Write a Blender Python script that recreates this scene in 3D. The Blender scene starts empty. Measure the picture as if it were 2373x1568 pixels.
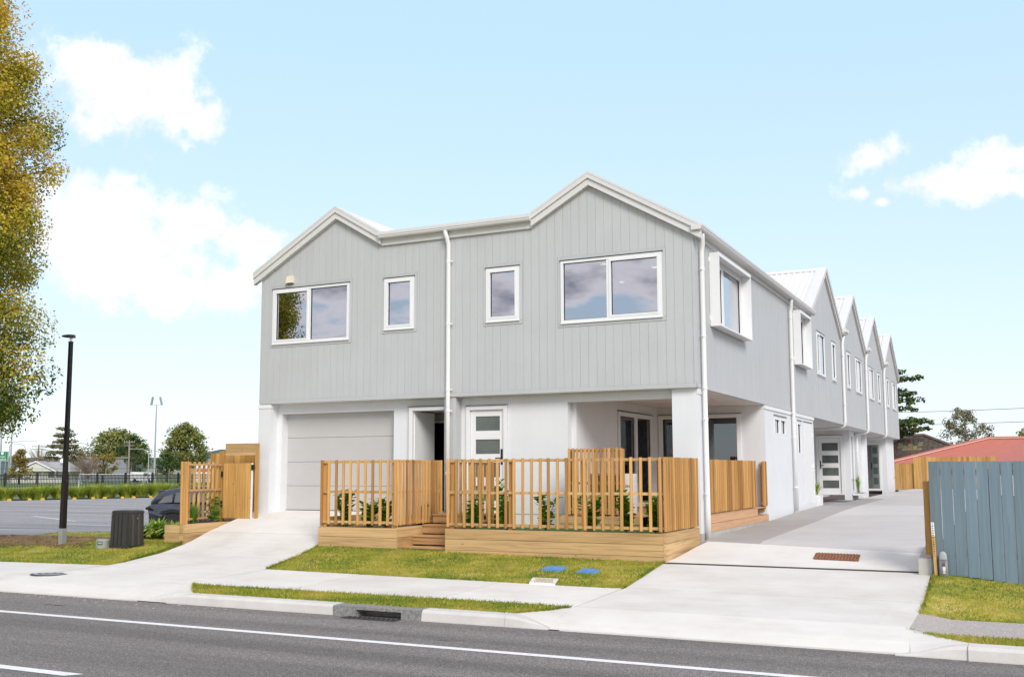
import bpy, math, random
import numpy as np
from mathutils import Vector, Matrix
random.seed(7); RNG = np.random.default_rng(7)
R = math.radians
scene = bpy.context.scene
col = scene.collection

# ------------------------------------------------------------------ camera
cam_d = bpy.data.cameras.new('camera'); cam = bpy.data.objects.new('camera', cam_d); col.objects.link(cam)
cam_d.sensor_width = 36; cam_d.lens = 36*2394.36/2372; cam_d.shift_y = 48.3/2372
cam_d.clip_start = .1; cam_d.clip_end = 9000
cr, cu, cf = Vector((.89817, .43964, -.00297)), Vector((.05024, -.09591, .99412)), Vector((-.43677, .89304, .10824))
mw = Matrix((cr, cu, -cf)).transposed().to_4x4(); mw.translation = (5.4273, -19.0417, 1.6163)
cam.matrix_world = mw
scene.camera = cam

# ------------------------------------------------------------------ sky
SUN_AZ, SUN_EL = R(44), R(35)          # measured from -Y towards +X
sun_dir = Vector((math.sin(SUN_AZ)*math.cos(SUN_EL), -math.cos(SUN_AZ)*math.cos(SUN_EL), math.sin(SUN_EL)))
world = bpy.data.worlds.new('World'); scene.world = world; world.use_nodes = True
wt = world.node_tree; wt.nodes.clear()
def wn(t, **k):
    n = wt.nodes.new(t)
    for a, b in k.items(): setattr(n, a, b)
    return n
wl = wt.links.new
sky = wn('ShaderNodeTexSky', sky_type='NISHITA', sun_disc=False)
sky.sun_elevation = SUN_EL; sky.sun_rotation = math.atan2(sun_dir.x, sun_dir.y)
sky.air_density = 1.0; sky.dust_density = 0.6; sky.ozone_density = 1.6
tc = wn('ShaderNodeTexCoord')
def wmath(op, a, b=None, clamp=False):
    n = wn('ShaderNodeMath', operation=op, use_clamp=clamp)
    for i, v in enumerate((a, b)):
        if v is None: continue
        if isinstance(v, (int, float)): n.inputs[i].default_value = v
        else: wl(v, n.inputs[i])
    return n.outputs[0]
def smooth(v, a, b):
    n = wn('ShaderNodeMapRange', interpolation_type='SMOOTHSTEP'); wl(v, n.inputs[0])
    n.inputs[1].default_value = a; n.inputs[2].default_value = b
    return n.outputs[0]
blobs = [((-.698,.637,.322),.075,.042), ((-.700,.615,.352),.050,.022), ((-.672,.6675,.330),.050,.045), ((-.650,.690,.318),.032,.024),
         ((-.733,.640,.232),.070,.042), ((-.706,.681,.197),.085,.046), ((-.670,.7035,.222),.045,.040), ((-.631,.745,.212),.060,.020), ((-.690,.703,.168),.040,.026),
         ((-.6526,.7388,.1679),.036,.024), ((-.753,.626,.203),.060,.040),
         ((-.1024,.9547,.2794),.034,.018), ((-.050,.9655,.2536),.075,.015), ((-.0126,.9683,.2495),.065,.020), ((.008,.9647,.262),.050,.022), ((-.1191,.9609,.25),.013,.008), ((-.1007,.9653,.2409),.009,.006)]
warp = wn('ShaderNodeTexNoise'); warp.inputs['Scale'].default_value = 16; warp.inputs['Detail'].default_value = 7; warp.inputs['Roughness'].default_value = .6
wl(tc.outputs['Generated'], warp.inputs['Vector'])
acc = None
for c, a, b in blobs:
    s = wn('ShaderNodeVectorMath', operation='SUBTRACT'); wl(tc.outputs['Generated'], s.inputs[0]); s.inputs[1].default_value = c
    m = wn('ShaderNodeVectorMath', operation='MULTIPLY'); wl(s.outputs[0], m.inputs[0]); m.inputs[1].default_value = (1/a, 1/a, 1/b)
    L = wn('ShaderNodeVectorMath', operation='LENGTH'); wl(m.outputs[0], L.inputs[0])
    v = wmath('SUBTRACT', 1.0, L.outputs['Value'])
    acc = v if acc is None else wmath('MAXIMUM', acc, v)
fine = wn('ShaderNodeTexNoise'); fine.inputs['Scale'].default_value = 55; fine.inputs['Detail'].default_value = 6; fine.inputs['Roughness'].default_value = .65; wl(tc.outputs['Generated'], fine.inputs['Vector'])
edge = wmath('ADD', wmath('MULTIPLY', wmath('SUBTRACT', warp.outputs[0], .5), 2.6), wmath('MULTIPLY', wmath('SUBTRACT', fine.outputs[0], .5), 1.5))
near_cl = wmath('MULTIPLY', smooth(wmath('ADD', acc, edge), -.15, .75), .93)
# broken cloud over the rest of the sky (the window panes mirror it)
big = wn('ShaderNodeTexNoise'); big.inputs['Scale'].default_value = 5.5; big.inputs['Detail'].default_value = 8; big.inputs['Roughness'].default_value = .55
mp = wn('ShaderNodeMapping'); mp.inputs['Scale'].default_value = (1, 1, 2.4); mp.inputs['Location'].default_value = (3.1, 1.2, .4)
wl(tc.outputs['Generated'], mp.inputs[0]); wl(mp.outputs[0], big.inputs['Vector'])
dt = wn('ShaderNodeVectorMath', operation='DOT_PRODUCT'); wl(tc.outputs['Generated'], dt.inputs[0]); dt.inputs[1].default_value = (-.4357, .8909, .128)
away = smooth(dt.outputs['Value'], .80, .55)
rest = wmath('MULTIPLY', smooth(big.outputs[0], .43, .50), away)
sepz = wn('ShaderNodeSeparateXYZ'); wl(tc.outputs['Generated'], sepz.inputs[0])
rest = wmath('MULTIPLY', rest, smooth(sepz.outputs[2], .02, .12))
pale = wn('ShaderNodeMix', data_type='RGBA'); pale.inputs['A'].default_value = (3.3, 4.65, 6.25, 1); pale.inputs['B'].default_value = (4.35, 4.9, 5.4, 1)
wl(smooth(sepz.outputs[2], .46, -.03), pale.inputs['Factor'])
hz = wn('ShaderNodeMix', data_type='RGBA'); wl(sky.outputs[0], hz.inputs['A']); wl(pale.outputs['Result'], hz.inputs['B']); hz.inputs['Factor'].default_value = .76
shade = wn('ShaderNodeMix', data_type='RGBA'); shade.inputs['A'].default_value = (1.9, 2.0, 2.6, 1); shade.inputs['B'].default_value = (6.4, 6.1, 6.4, 1)
wl(smooth(big.outputs[0], .62, .47), shade.inputs['Factor'])
c1 = wn('ShaderNodeMix', data_type='RGBA'); wl(rest, c1.inputs['Factor']); wl(hz.outputs['Result'], c1.inputs['A']); wl(shade.outputs['Result'], c1.inputs['B'])
c2 = wn('ShaderNodeMix', data_type='RGBA'); wl(near_cl, c2.inputs['Factor']); wl(c1.outputs['Result'], c2.inputs['A']); cs = wn('ShaderNodeMix', data_type='RGBA'); cs.inputs['A'].default_value = (5.3, 5.2, 5.3, 1); cs.inputs['B'].default_value = (6.2, 6.1, 6.1, 1); wl(smooth(warp.outputs[0], .38, .62), cs.inputs['Factor']); wl(cs.outputs['Result'], c2.inputs['B'])
bg = wn('ShaderNodeBackground'); bg.inputs['Strength'].default_value = .10; wl(c2.outputs['Result'], bg.inputs['Color'])
wo = wn('ShaderNodeOutputWorld'); wl(bg.outputs[0], wo.inputs['Surface'])

# ------------------------------------------------------------------ sun, exposure
sun_l = bpy.data.lights.new('sun', 'SUN'); sun_l.energy = 1.5; sun_l.angle = R(24); sun_l.color = (1, .95, .885)
sun = bpy.data.objects.new('sun', sun_l); col.objects.link(sun); sun.location = (20, -20, 40)
sun.rotation_euler = sun_dir.to_track_quat('Z', 'Y').to_euler()
vs = scene.view_settings; vs.view_transform = 'Standard'; vs.look = 'None'; vs.gamma = 1; vs.use_curve_mapping = False
vs.exposure = 1.0

# ------------------------------------------------------------------ helpers
class MB:
    def __init__(s): s.v = []; s.f = []
    def face(s, pts):
        n = len(s.v); s.v += [tuple(p) for p in pts]; s.f.append(tuple(range(n, n+len(pts)))); return s
    def hexa(s, p):           # 8 corners: bottom ring 0-3, top ring 4-7 (ccw from above)
        n = len(s.v); s.v += [tuple(q) for q in p]
        s.f += [tuple(n+i for i in q) for q in ((3,2,1,0), (4,5,6,7), (0,1,5,4), (1,2,6,5), (2,3,7,6), (3,0,4,7))]; return s
    def box(s, x0, y0, z0, x1, y1, z1):
        x0, x1 = min(x0,x1), max(x0,x1); y0, y1 = min(y0,y1), max(y0,y1); z0, z1 = min(z0,z1), max(z0,z1)
        return s.hexa([(x0,y0,z0),(x1,y0,z0),(x1,y1,z0),(x0,y1,z0),(x0,y0,z1),(x1,y0,z1),(x1,y1,z1),(x0,y1,z1)])
    def obox(s, c, ax, ay, az):   # centre and three half vectors
        c, ax, ay, az = map(Vector, (c, ax, ay, az))
        return s.hexa([c-ax-ay-az, c+ax-ay-az, c+ax+ay-az, c-ax+ay-az, c-ax-ay+az, c+ax-ay+az, c+ax+ay+az, c-ax+ay+az])
    def prism(s, a, b):       # two matching rings
        n = len(s.v); k = len(a); s.v += [tuple(p) for p in a]+[tuple(p) for p in b]
        s.f.append(tuple(n+i for i in reversed(range(k)))); s.f.append(tuple(n+k+i for i in range(k)))
        for i in range(k): j = (i+1) % k; s.f.append((n+i, n+j, n+k+j, n+k+i))
        return s
    def loft(s, rings, caps=True, closed=True):
        n = len(s.v); k = len(rings[0])
        for r in rings: s.v += [tuple(p) for p in r]
        for a in range(len(rings)-1):
            for i in range(k if closed else k-1):
                j = (i+1) % k; s.f.append((n+a*k+i, n+a*k+j, n+(a+1)*k+j, n+(a+1)*k+i))
        if caps: s.f.append(tuple(n+i for i in reversed(range(k)))); s.f.append(tuple(n+(len(rings)-1)*k+i for i in range(k)))
        return s
    def tube(s, pts, r, n=8, caps=True):
        pts = [Vector(p) for p in pts]; rr = r if isinstance(r, (list, tuple)) else [r]*len(pts)
        rings = []; up = None
        for i, p in enumerate(pts):
            t = (pts[min(i+1, len(pts)-1)]-pts[max(i-1, 0)]).normalized()
            if up is None: up = Vector((0,0,1)) if abs(t.z) < .9 else Vector((1,0,0))
            a = t.cross(up).normalized(); b = a.cross(t).normalized(); up = b
            rings.append([p+(a*math.cos(q*2*math.pi/n)+b*math.sin(q*2*math.pi/n))*rr[i] for q in range(n)])
        return s.loft(rings, caps)
    def disc(s, c, r, n=20, nrm=(0,0,1), h=.01):
        c = Vector(c); nrm = Vector(nrm).normalized(); return s.tube([c, c+nrm*h], r, n)
OFF = {}
MESHES = {}
def link(o, parent=None):
    col.objects.link(o)
    if parent is not None: o.parent = parent; OFF[o] = OFF.get(parent, Vector())
    return o
def thing(name, label, cat, loc, group=None, rz=0):
    o = bpy.data.objects.new(name, None); col.objects.link(o); o.location = loc; o.rotation_euler = (0,0,rz)
    o.empty_display_size = .2; o['label'] = label; o['category'] = cat
    if group: o['group'] = group
    OFF[o] = Vector(loc) if rz == 0 else Vector(); return o
def put(mb, name, m, parent=None, smooth=False, kind=None, label=None, cat=None, group=None, local=False, shade_ang=None):
    me = bpy.data.meshes.new(name); off = Vector() if (parent is None or local) else OFF.get(parent, Vector())
    me.from_pydata([(p[0]-off.x, p[1]-off.y, p[2]-off.z) for p in mb.v], [], mb.f)
    if smooth: me.polygons.foreach_set('use_smooth', [True]*len(me.polygons))
    me.materials.append(m); me.update()
    o = bpy.data.objects.new(name, me); link(o, parent)
    if kind: o['kind'] = kind
    if label: o['label'] = label
    if cat: o['category'] = cat
    if group: o['group'] = group
    return o
def putnp(name, V, F, m, parent=None, tone=None, kind=None):
    me = bpy.data.meshes.new(name); off = OFF.get(parent, Vector()) if parent else Vector()
    V = np.asarray(V, np.float32)-np.array(off, np.float32); F = np.asarray(F, np.int32); k = F.shape[1]
    me.vertices.add(len(V)); me.vertices.foreach_set('co', V.ravel())
    me.loops.add(F.size); me.loops.foreach_set('vertex_index', F.ravel())
    me.polygons.add(len(F)); me.polygons.foreach_set('loop_start', np.arange(0, F.size, k, dtype=np.int32))
    me.update(calc_edges=True)
    if tone is not None:
        at = me.attributes.new('tone', 'FLOAT', 'FACE'); at.data.foreach_set('value', np.asarray(tone, np.float32))
    me.materials.append(m); o = bpy.data.objects.new(name, me); link(o, parent)
    if kind: o['kind'] = kind
    return o
def dup(root, loc, rz=None, label=None, scale=None):
    r = root.copy(); col.objects.link(r); r.location = loc
    if rz is not None: r.rotation_euler = (0,0,rz)
    if scale: r.scale = (scale,)*3 if not isinstance(scale, tuple) else scale
    if label: r['label'] = label
    for ch in list(root.children):
        c = ch.copy(); col.objects.link(c); c.parent = r
        for g in list(ch.children):
            d = g.copy(); col.objects.link(d); d.parent = c
    return r

# ------------------------------------------------------------------ materials
def newmat(name):
    m = bpy.data.materials.new(name); m.use_nodes = True; nt = m.node_tree
    return m, nt, nt.nodes['Principled BSDF'], nt.links.new
def nd(nt, t, **k):
    n = nt.nodes.new(t)
    for a, b in k.items(): setattr(n, a, b)
    return n
def ramp(nt, fac, stops):
    r = nd(nt, 'ShaderNodeValToRGB'); e = r.color_ramp.elements
    while len(e) < len(stops): e.new(.5)
    for i, (p, c) in enumerate(stops): e[i].position = p; e[i].color = (*c, 1) if len(c) == 3 else c
    nt.links.new(fac, r.inputs[0]); return r.outputs[0]
def tri(c, k): return tuple(min(1, a*k) for a in c)
def mat(name, c, rough=.6, var=.06, scale=3., bump=0., bscale=60., metal=0., spec=.5, fine=0., streak=0., speck=0.):
    m, nt, bs, ln = newmat(name); t = nd(nt, 'ShaderNodeTexCoord')
    n = nd(nt, 'ShaderNodeTexNoise'); n.inputs['Scale'].default_value = scale; n.inputs['Detail'].default_value = 6
    ln(t.outputs['Object'], n.inputs['Vector'])
    o = ramp(nt, n.outputs[0], [(.3, tri(c, 1-var)), (.7, tri(c, 1+var))])
    if fine:
        n3 = nd(nt, 'ShaderNodeTexNoise'); n3.inputs['Scale'].default_value = 220; ln(t.outputs['Object'], n3.inputs['Vector'])
        mx = nd(nt, 'ShaderNodeMix', data_type='RGBA', blend_type='MULTIPLY'); mx.inputs['Factor'].default_value = 1
        ln(o, mx.inputs['A']); ln(ramp(nt, n3.outputs[0], [(.3, (1-fine,)*3), (.7, (1+fine,)*3)]), mx.inputs['B']); o = mx.outputs['Result']
    if streak:
        ms = nd(nt, 'ShaderNodeMapping'); ms.inputs['Scale'].default_value = (14, 14, .7); ln(t.outputs['Object'], ms.inputs[0]); oi = nd(nt, 'ShaderNodeObjectInfo')
        n4 = nd(nt, 'ShaderNodeTexNoise'); n4.inputs['Scale'].default_value = 1; n4.inputs['Detail'].default_value = 6; ln(ms.outputs[0], n4.inputs['Vector'])
        for f in (ramp(nt, n4.outputs[0], [(.3, (1-streak,)*3), (.7, (1+streak,)*3)]), ramp(nt, oi.outputs['Random'], [(0, (1-streak*.6,)*3), (1, (1+streak*.6,)*3)])):
            mx = nd(nt, 'ShaderNodeMix', data_type='RGBA', blend_type='MULTIPLY'); mx.inputs['Factor'].default_value = 1; ln(o, mx.inputs['A']); ln(f, mx.inputs['B']); o = mx.outputs['Result']
    if speck:
        n5 = nd(nt, 'ShaderNodeTexNoise'); n5.inputs['Scale'].default_value = 26; n5.inputs['Detail'].default_value = 8; n5.inputs['Roughness'].default_value = .7; ln(t.outputs['Object'], n5.inputs['Vector'])
        mx = nd(nt, 'ShaderNodeMix', data_type='RGBA'); ln(ramp(nt, n5.outputs[0], [(.60, (0,0,0)), (.68, (speck,)*3)]), mx.inputs['Factor']); ln(o, mx.inputs['A']); mx.inputs['B'].default_value = (.17,.155,.142,1); o = mx.outputs['Result']
    ln(o, bs.inputs['Base Color']); bs.inputs['Roughness'].default_value = rough; bs.inputs['Metallic'].default_value = metal
    bs.inputs['Specular IOR Level'].default_value = spec
    if bump:
        n2 = nd(nt, 'ShaderNodeTexNoise'); n2.inputs['Scale'].default_value = bscale; n2.inputs['Detail'].default_value = 4
        ln(t.outputs['Object'], n2.inputs['Vector']); b = nd(nt, 'ShaderNodeBump'); b.inputs['Strength'].default_value = bump; b.inputs['Distance'].default_value = .01
        ln(n2.outputs[0], b.inputs['Height']); ln(b.outputs[0], bs.inputs['Normal'])
    return m
def wood(name, c, axis, dark=.62, knots=True, hue=.16):
    m, nt, bs, ln = newmat(name); t = nd(nt, 'ShaderNodeTexCoord'); oi = nd(nt, 'ShaderNodeObjectInfo')
    ad = nd(nt, 'ShaderNodeVectorMath', operation='ADD'); mu = nd(nt, 'ShaderNodeMath', operation='MULTIPLY'); mu.inputs[1].default_value = 37.
    ln(oi.outputs['Random'], mu.inputs[0]); ln(t.outputs['Object'], ad.inputs[0]); ln(mu.outputs[0], ad.inputs[1])
    mp = nd(nt, 'ShaderNodeMapping'); sc = [26., 26., 26.]; sc['xyz'.index(axis)] = 1.0; mp.inputs['Scale'].default_value = sc; ln(ad.outputs[0], mp.inputs[0])
    n = nd(nt, 'ShaderNodeTexNoise'); n.inputs['Detail'].default_value = 5; n.inputs['Distortion'].default_value = .8; n.inputs['Scale'].default_value = 1.; ln(mp.outputs[0], n.inputs['Vector'])
    o = ramp(nt, n.outputs[0], [(.28, tri(c, dark)), (.5, c), (.75, tri(c, 1.16))])
    rv = ramp(nt, oi.outputs['Random'], [(0, (1-hue, 1-hue*1.2, 1-hue*1.6)), (.5, (1,1,1)), (1, (1+hue*.8, 1+hue*.9, 1+hue))])
    mx = nd(nt, 'ShaderNodeMix', data_type='RGBA', blend_type='MULTIPLY'); mx.inputs['Factor'].default_value = 1; ln(o, mx.inputs['A']); ln(rv, mx.inputs['B'])
    o = mx.outputs['Result']
    if knots:
        m2 = nd(nt, 'ShaderNodeMapping'); sk = [6.5, 6.5, 6.5]; sk['xyz'.index(axis)] = 3.2; m2.inputs['Scale'].default_value = sk; ln(ad.outputs[0], m2.inputs[0])
        v = nd(nt, 'ShaderNodeTexVoronoi'); v.inputs['Scale'].default_value = 1.; ln(m2.outputs[0], v.inputs['Vector'])
        f = ramp(nt, v.outputs['Distance'], [(.03, (.9,.9,.9)), (.11, (0,0,0))])
        m3 = nd(nt, 'ShaderNodeMix', data_type='RGBA'); ln(f, m3.inputs['Factor']); ln(o, m3.inputs['A']); m3.inputs['B'].default_value = (*tri(c, .38), 1); o = m3.outputs['Result']
    ln(o, bs.inputs['Base Color']); bs.inputs['Roughness'].default_value = .72
    b = nd(nt, 'ShaderNodeBump'); b.inputs['Strength'].default_value = .25; b.inputs['Distance'].default_value = .004; ln(n.outputs[0], b.inputs['Height']); ln(b.outputs[0], bs.inputs['Normal'])
    return m
def leafmat(name, stops, rough=.5, trans=.25, objrand=False):
    m, nt, bs, ln = newmat(name)
    if objrand: f = nd(nt, 'ShaderNodeObjectInfo').outputs['Random']
    else:
        a = nd(nt, 'ShaderNodeAttribute', attribute_name='tone'); f = a.outputs['Fac']
    o = ramp(nt, f, stops); ln(o, bs.inputs['Base Color']); bs.inputs['Roughness'].default_value = rough; bs.inputs['Specular IOR Level'].default_value = .35
    tl = nd(nt, 'ShaderNodeBsdfTranslucent'); ln(o, tl.inputs[0]); mx = nd(nt, 'ShaderNodeMixShader'); mx.inputs[0].default_value = trans
    ln(bs.outputs[0], mx.inputs[1]); ln(tl.outputs[0], mx.inputs[2]); ln(mx.outputs[0], nt.nodes['Material Output'].inputs['Surface'])
    return m
def glassmat(name, refl=.22, tint=(.72,.76,.78)):
    m, nt, bs, ln = newmat(name); nt.nodes.remove(bs)
    tr = nd(nt, 'ShaderNodeBsdfTransparent'); tr.inputs[0].default_value = (*tint, 1)
    gl = nd(nt, 'ShaderNodeBsdfGlossy'); gl.inputs['Roughness'].default_value = .0; gl.inputs['Color'].default_value = (.93,.95,1,1)
    fr = nd(nt, 'ShaderNodeFresnel'); fr.inputs[0].default_value = 1.5
    ad = nd(nt, 'ShaderNodeMath', operation='ADD', use_clamp=True); ad.inputs[1].default_value = refl; ln(fr.outputs[0], ad.inputs[0])
    mx = nd(nt, 'ShaderNodeMixShader'); ln(ad.outputs[0], mx.inputs[0]); ln(tr.outputs[0], mx.inputs[1]); ln(gl.outputs[0], mx.inputs[2])
    ln(mx.outputs[0], nt.nodes['Material Output'].inputs['Surface']); return m
def emit(name, c, s):
    m, nt, bs, ln = newmat(name); bs.inputs['Emission Color'].default_value = (*c, 1); bs.inputs['Emission Strength'].default_value = s; return m

M = dict(
 clad=mat('cladding_paint', (.475,.488,.495), .55, .025, 1.5, .05, 200, streak=.022), plaster=mat('white_plaster', (.695,.708,.725), .8, .03, 1.2, .10, 150, streak=.010),
 white=mat('white_joinery', (.76,.768,.775), .4, .015), trim=mat('fascia_paint', (.64,.635,.628), .45, .02), roof=mat('roof_paint', (.68,.665,.64), .5, .03, .8),
 gdoor=mat('garage_door_paint', (.50,.49,.48), .5, .02), black=mat('black_plastic', (.012,.012,.013), .4), dark=mat('dark_void', (.02,.02,.02), .9),
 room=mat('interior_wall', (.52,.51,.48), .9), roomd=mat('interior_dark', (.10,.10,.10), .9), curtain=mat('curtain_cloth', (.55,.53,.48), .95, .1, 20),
 steel=mat('galvanised_steel', (.45,.47,.48), .45, .08, 8, metal=.6), iron=mat('black_iron', (.01,.012,.013), .5), pole=mat('lamp_post_paint', (.012,.010,.010), .35, .1),
 fit=mat('ceiling_lining', (.72,.72,.71), .7), hinge=mat('hinge_black', (.015,.015,.015), .5), screw=mat('screw_head', (.6,.6,.58), .35, metal=.8),
 turf=mat('synthetic_turf', (.06,.15,.035), .9, .3, 60, .6, 300), soil=mat('garden_soil', (.09,.06,.04), .95, .3, 10, .5, 40),
 mulch=mat('bark_mulch', (.19,.105,.06), .95, .45, 22, .8, 60), block=mat('kerb_block', (.46,.44,.40), .85, .12, 4, .2, 80),
 kerbn=mat('kerb_concrete', (.57,.545,.505), .85, .08, 2.5, .12, 120, fine=.12), kerbo=mat('old_kerb', (.24,.235,.22), .9, .3, 30, .5, 160, fine=.5),
 oldpath=mat('exposed_aggregate', (.40,.36,.325), .9, .28, 38, .5, 90, fine=.5),
 paint=mat('road_paint', (.74,.735,.715), .7, .1, 14, fine=.12, speck=.75), rust=mat('rusty_iron', (.26,.105,.05), .85, .4, 30, .4, 90), grate=mat('drain_grate', (.05,.05,.05), .6, .2, 40),
 blue=mat('blue_plastic', (.13,.30,.56), .55, .12, 20), cream=mat('cream_plastic', (.72,.66,.50), .6), greycap=mat('grey_plastic', (.34,.36,.38), .55, .05),
 cabinet=mat('cabinet_charcoal', (.032,.030,.027), .5, .1, 6), pillcap=mat('pillar_green_grey', (.27,.29,.26), .6, .05),
 carp=mat('car_paint', (.018,.022,.032), .06, .02, spec=1.), tyre=mat('tyre_rubber', (.012,.012,.012), .85), rim=mat('rim_dark', (.05,.05,.055), .3, metal=.8),
 carglass=mat('car_glass', (.13,.14,.15), .05), red=mat('tail_light', (.05,.008,.008), .2), yellow=mat('yellow_rubber', (.62,.36,.03), .6), rubber=mat('black_rubber', (.02,.02,.02), .8),
 redroof=mat('red_iron_roof', (.42,.118,.072), .55, .06, 2), tile=mat('concrete_tile', (.10,.075,.06), .85, .35, 3), tilel=mat('lichen_tile', (.22,.19,.10), .9, .3, 3),
 ridge=mat('ridge_tile', (.22,.17,.14), .85, .2), hwall=mat('weatherboard_wall', (.62,.60,.55), .7), hroof=mat('grey_iron_roof', (.33,.31,.30), .6, .05),
 brick=mat('tan_brick', (.35,.24,.16), .8), bark=mat('bark', (.10,.075,.055), .9, .3, 12, .5, 40), barkl=mat('pale_bark', (.26,.22,.18), .9, .2, 12), twig=mat('winter_twigs', (.24,.18,.14), .9, .2, 6),
 sign=mat('sign_green', (.0,.20,.10), .5), signw=mat('sign_white', (.8,.8,.8), .5), vanw=mat('van_white', (.7,.71,.72), .3), concpole=mat('pole_timber', (.27,.23,.20), .9, .2, 6), wire=mat('wire', (.05,.05,.05), .6),
 acw=mat('heat_pump_white', (.70,.69,.66), .5), flower=mat('blossom', (.74,.58,.46), .8, .1), pipe=mat('pipe_white', (.76,.76,.755), .35, .01), brass=mat('tap_brass', (.30,.22,.10), .4, metal=.8),
 lampglass=emit('downlight_glow', (1,.78,.45), 6.), ink=mat('marker_ink', (.05,.045,.05), .8), hill=mat('hill_bush', (.055,.085,.075), .95, .3, .02), hillg=mat('hill_pasture', (.24,.22,.13), .95, .2, .01), shed=mat('shed_grey', (.25,.26,.28), .7),
)
WC = (.51,.275,.088); WB = (.53,.345,.16)
M['wx'] = wood('pine_board_x', WB, 'x'); M['wy'] = wood('pine_board_y', WB, 'y'); M['wz'] = wood('pine_slat_z', WC, 'z', .68, False, .34); M['wg'] = wood('pine_gate_z', (.50,.275,.08), 'z', .66, True, .3)
M['wd'] = wood('pine_step', (.48,.27,.11), 'x'); M['deck'] = wood('hardwood_deck', (.53,.31,.17), 'y', .85, False); M['blueboard'] = wood('blue_fence_paint', (.14,.20,.245), 'z', .84, False, .14)
M['glass'] = glassmat('window_glass', .42, (.26,.29,.33)); M['glassd'] = glassmat('dark_glass', .10, (.45,.48,.48)); M['frost'] = mat('frosted_glass', (.10,.115,.105), .25, .25, 2); M['frostg'] = mat('frosted_green', (.25,.38,.34), .35, .1)
M['leaf'] = leafmat('shrub_leaf', [(0, (.07,.19,.025)), (.5, (.14,.32,.03)), (.85, (.26,.46,.045)), (1, (.42,.52,.07))], .55, .3, True)
M['strap'] = leafmat('strap_leaf', [(0, (0.068,0.176,0.027)), (.6, (0.189,0.365,0.041)), (1, (0.608,0.608,0.081))], .4, .3)
M['tuss'] = leafmat('tussock_leaf', [(0, (.17,.26,.03)), (.6, (.38,.46,.055)), (1, (.58,.55,.10))], .7, .35)
M['blade'] = leafmat('grass_blade', [(0, (.10,.19,.014)), (.42, (.25,.295,.022)), (.74, (.44,.38,.05)), (1, (.60,.46,.18))], .8, .35)
M['gold'] = leafmat('golden_leaf', [(0, (.055,.11,.018)), (.28, (.17,.22,.028)), (.52, (.44,.39,.04)), (.80, (.72,.54,.06)), (1, (.74,.44,.07))], .45, .38)
M['bgl'] = leafmat('green_crown', [(0, (.08,.105,.026)), (.5, (.19,.21,.05)), (1, (.36,.34,.10))], .8, .15)
M['bgd'] = leafmat('dark_crown', [(0, (0.027,0.053,0.015)), (.6, (0.068,0.112,0.027)), (1, (0.150,0.180,0.045))], .8, .15)
M['bgo'] = leafmat('ochre_crown', [(0, (0.105,0.090,0.022)), (.6, (0.255,0.195,0.033)), (1, (0.420,0.300,0.060))], .8, .15)
M['bgt'] = leafmat('olive_brown_crown', [(0, (0.090,0.090,0.045)), (.6, (0.195,0.180,0.083)), (1, (0.315,0.270,0.135))], .8, .15)

def asphalt(name, c):
    m, nt, bs, ln = newmat(name); t = nd(nt, 'ShaderNodeTexCoord')
    n = nd(nt, 'ShaderNodeTexNoise'); n.inputs['Scale'].default_value = 75; n.inputs['Detail'].default_value = 3; ln(t.outputs['Object'], n.inputs['Vector'])
    v = nd(nt, 'ShaderNodeTexVoronoi'); v.inputs['Scale'].default_value = 90; ln(t.outputs['Object'], v.inputs['Vector'])
    mp = nd(nt, 'ShaderNodeMapping'); mp.inputs['Scale'].default_value = (.07, 1.5, 1); ln(t.outputs['Object'], mp.inputs[0])
    l = nd(nt, 'ShaderNodeTexNoise'); l.inputs['Scale'].default_value = 1.; l.inputs['Detail'].default_value = 5; ln(mp.outputs[0], l.inputs['Vector'])
    a = ramp(nt, n.outputs[0], [(.32, tri(c, .42)), (.52, c), (.70, tri(c, 1.9))])
    b = ramp(nt, l.outputs[0], [(.34, (.74,.74,.74)), (.66, (1.22,1.21,1.22))])
    mx = nd(nt, 'ShaderNodeMix', data_type='RGBA', blend_type='MULTIPLY'); mx.inputs['Factor'].default_value = 1; ln(a, mx.inputs['A']); ln(b, mx.inputs['B'])
    sp = ramp(nt, v.outputs['Color'], [(.90, (0,0,0)), (.97, (1,1,1))]); m2 = nd(nt, 'ShaderNodeMix', data_type='RGBA'); ln(sp, m2.inputs['Factor']); ln(mx.outputs['Result'], m2.inputs['A']); m2.inputs['B'].default_value = (*tri(c, 2.6), 1)
    ln(m2.outputs['Result'], bs.inputs['Base Color']); bs.inputs['Roughness'].default_value = .9
    bp = nd(nt, 'ShaderNodeBump'); bp.inputs['Strength'].default_value = .6; bp.inputs['Distance'].default_value = .01; ln(n.outputs[0], bp.inputs['Height']); ln(bp.outputs[0], bs.inputs['Normal'])
    return m
M['asphalt'] = asphalt('road_asphalt', (.172,.155,.142)); M['asphalt2'] = asphalt('carpark_asphalt', (.27,.26,.252))
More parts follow.
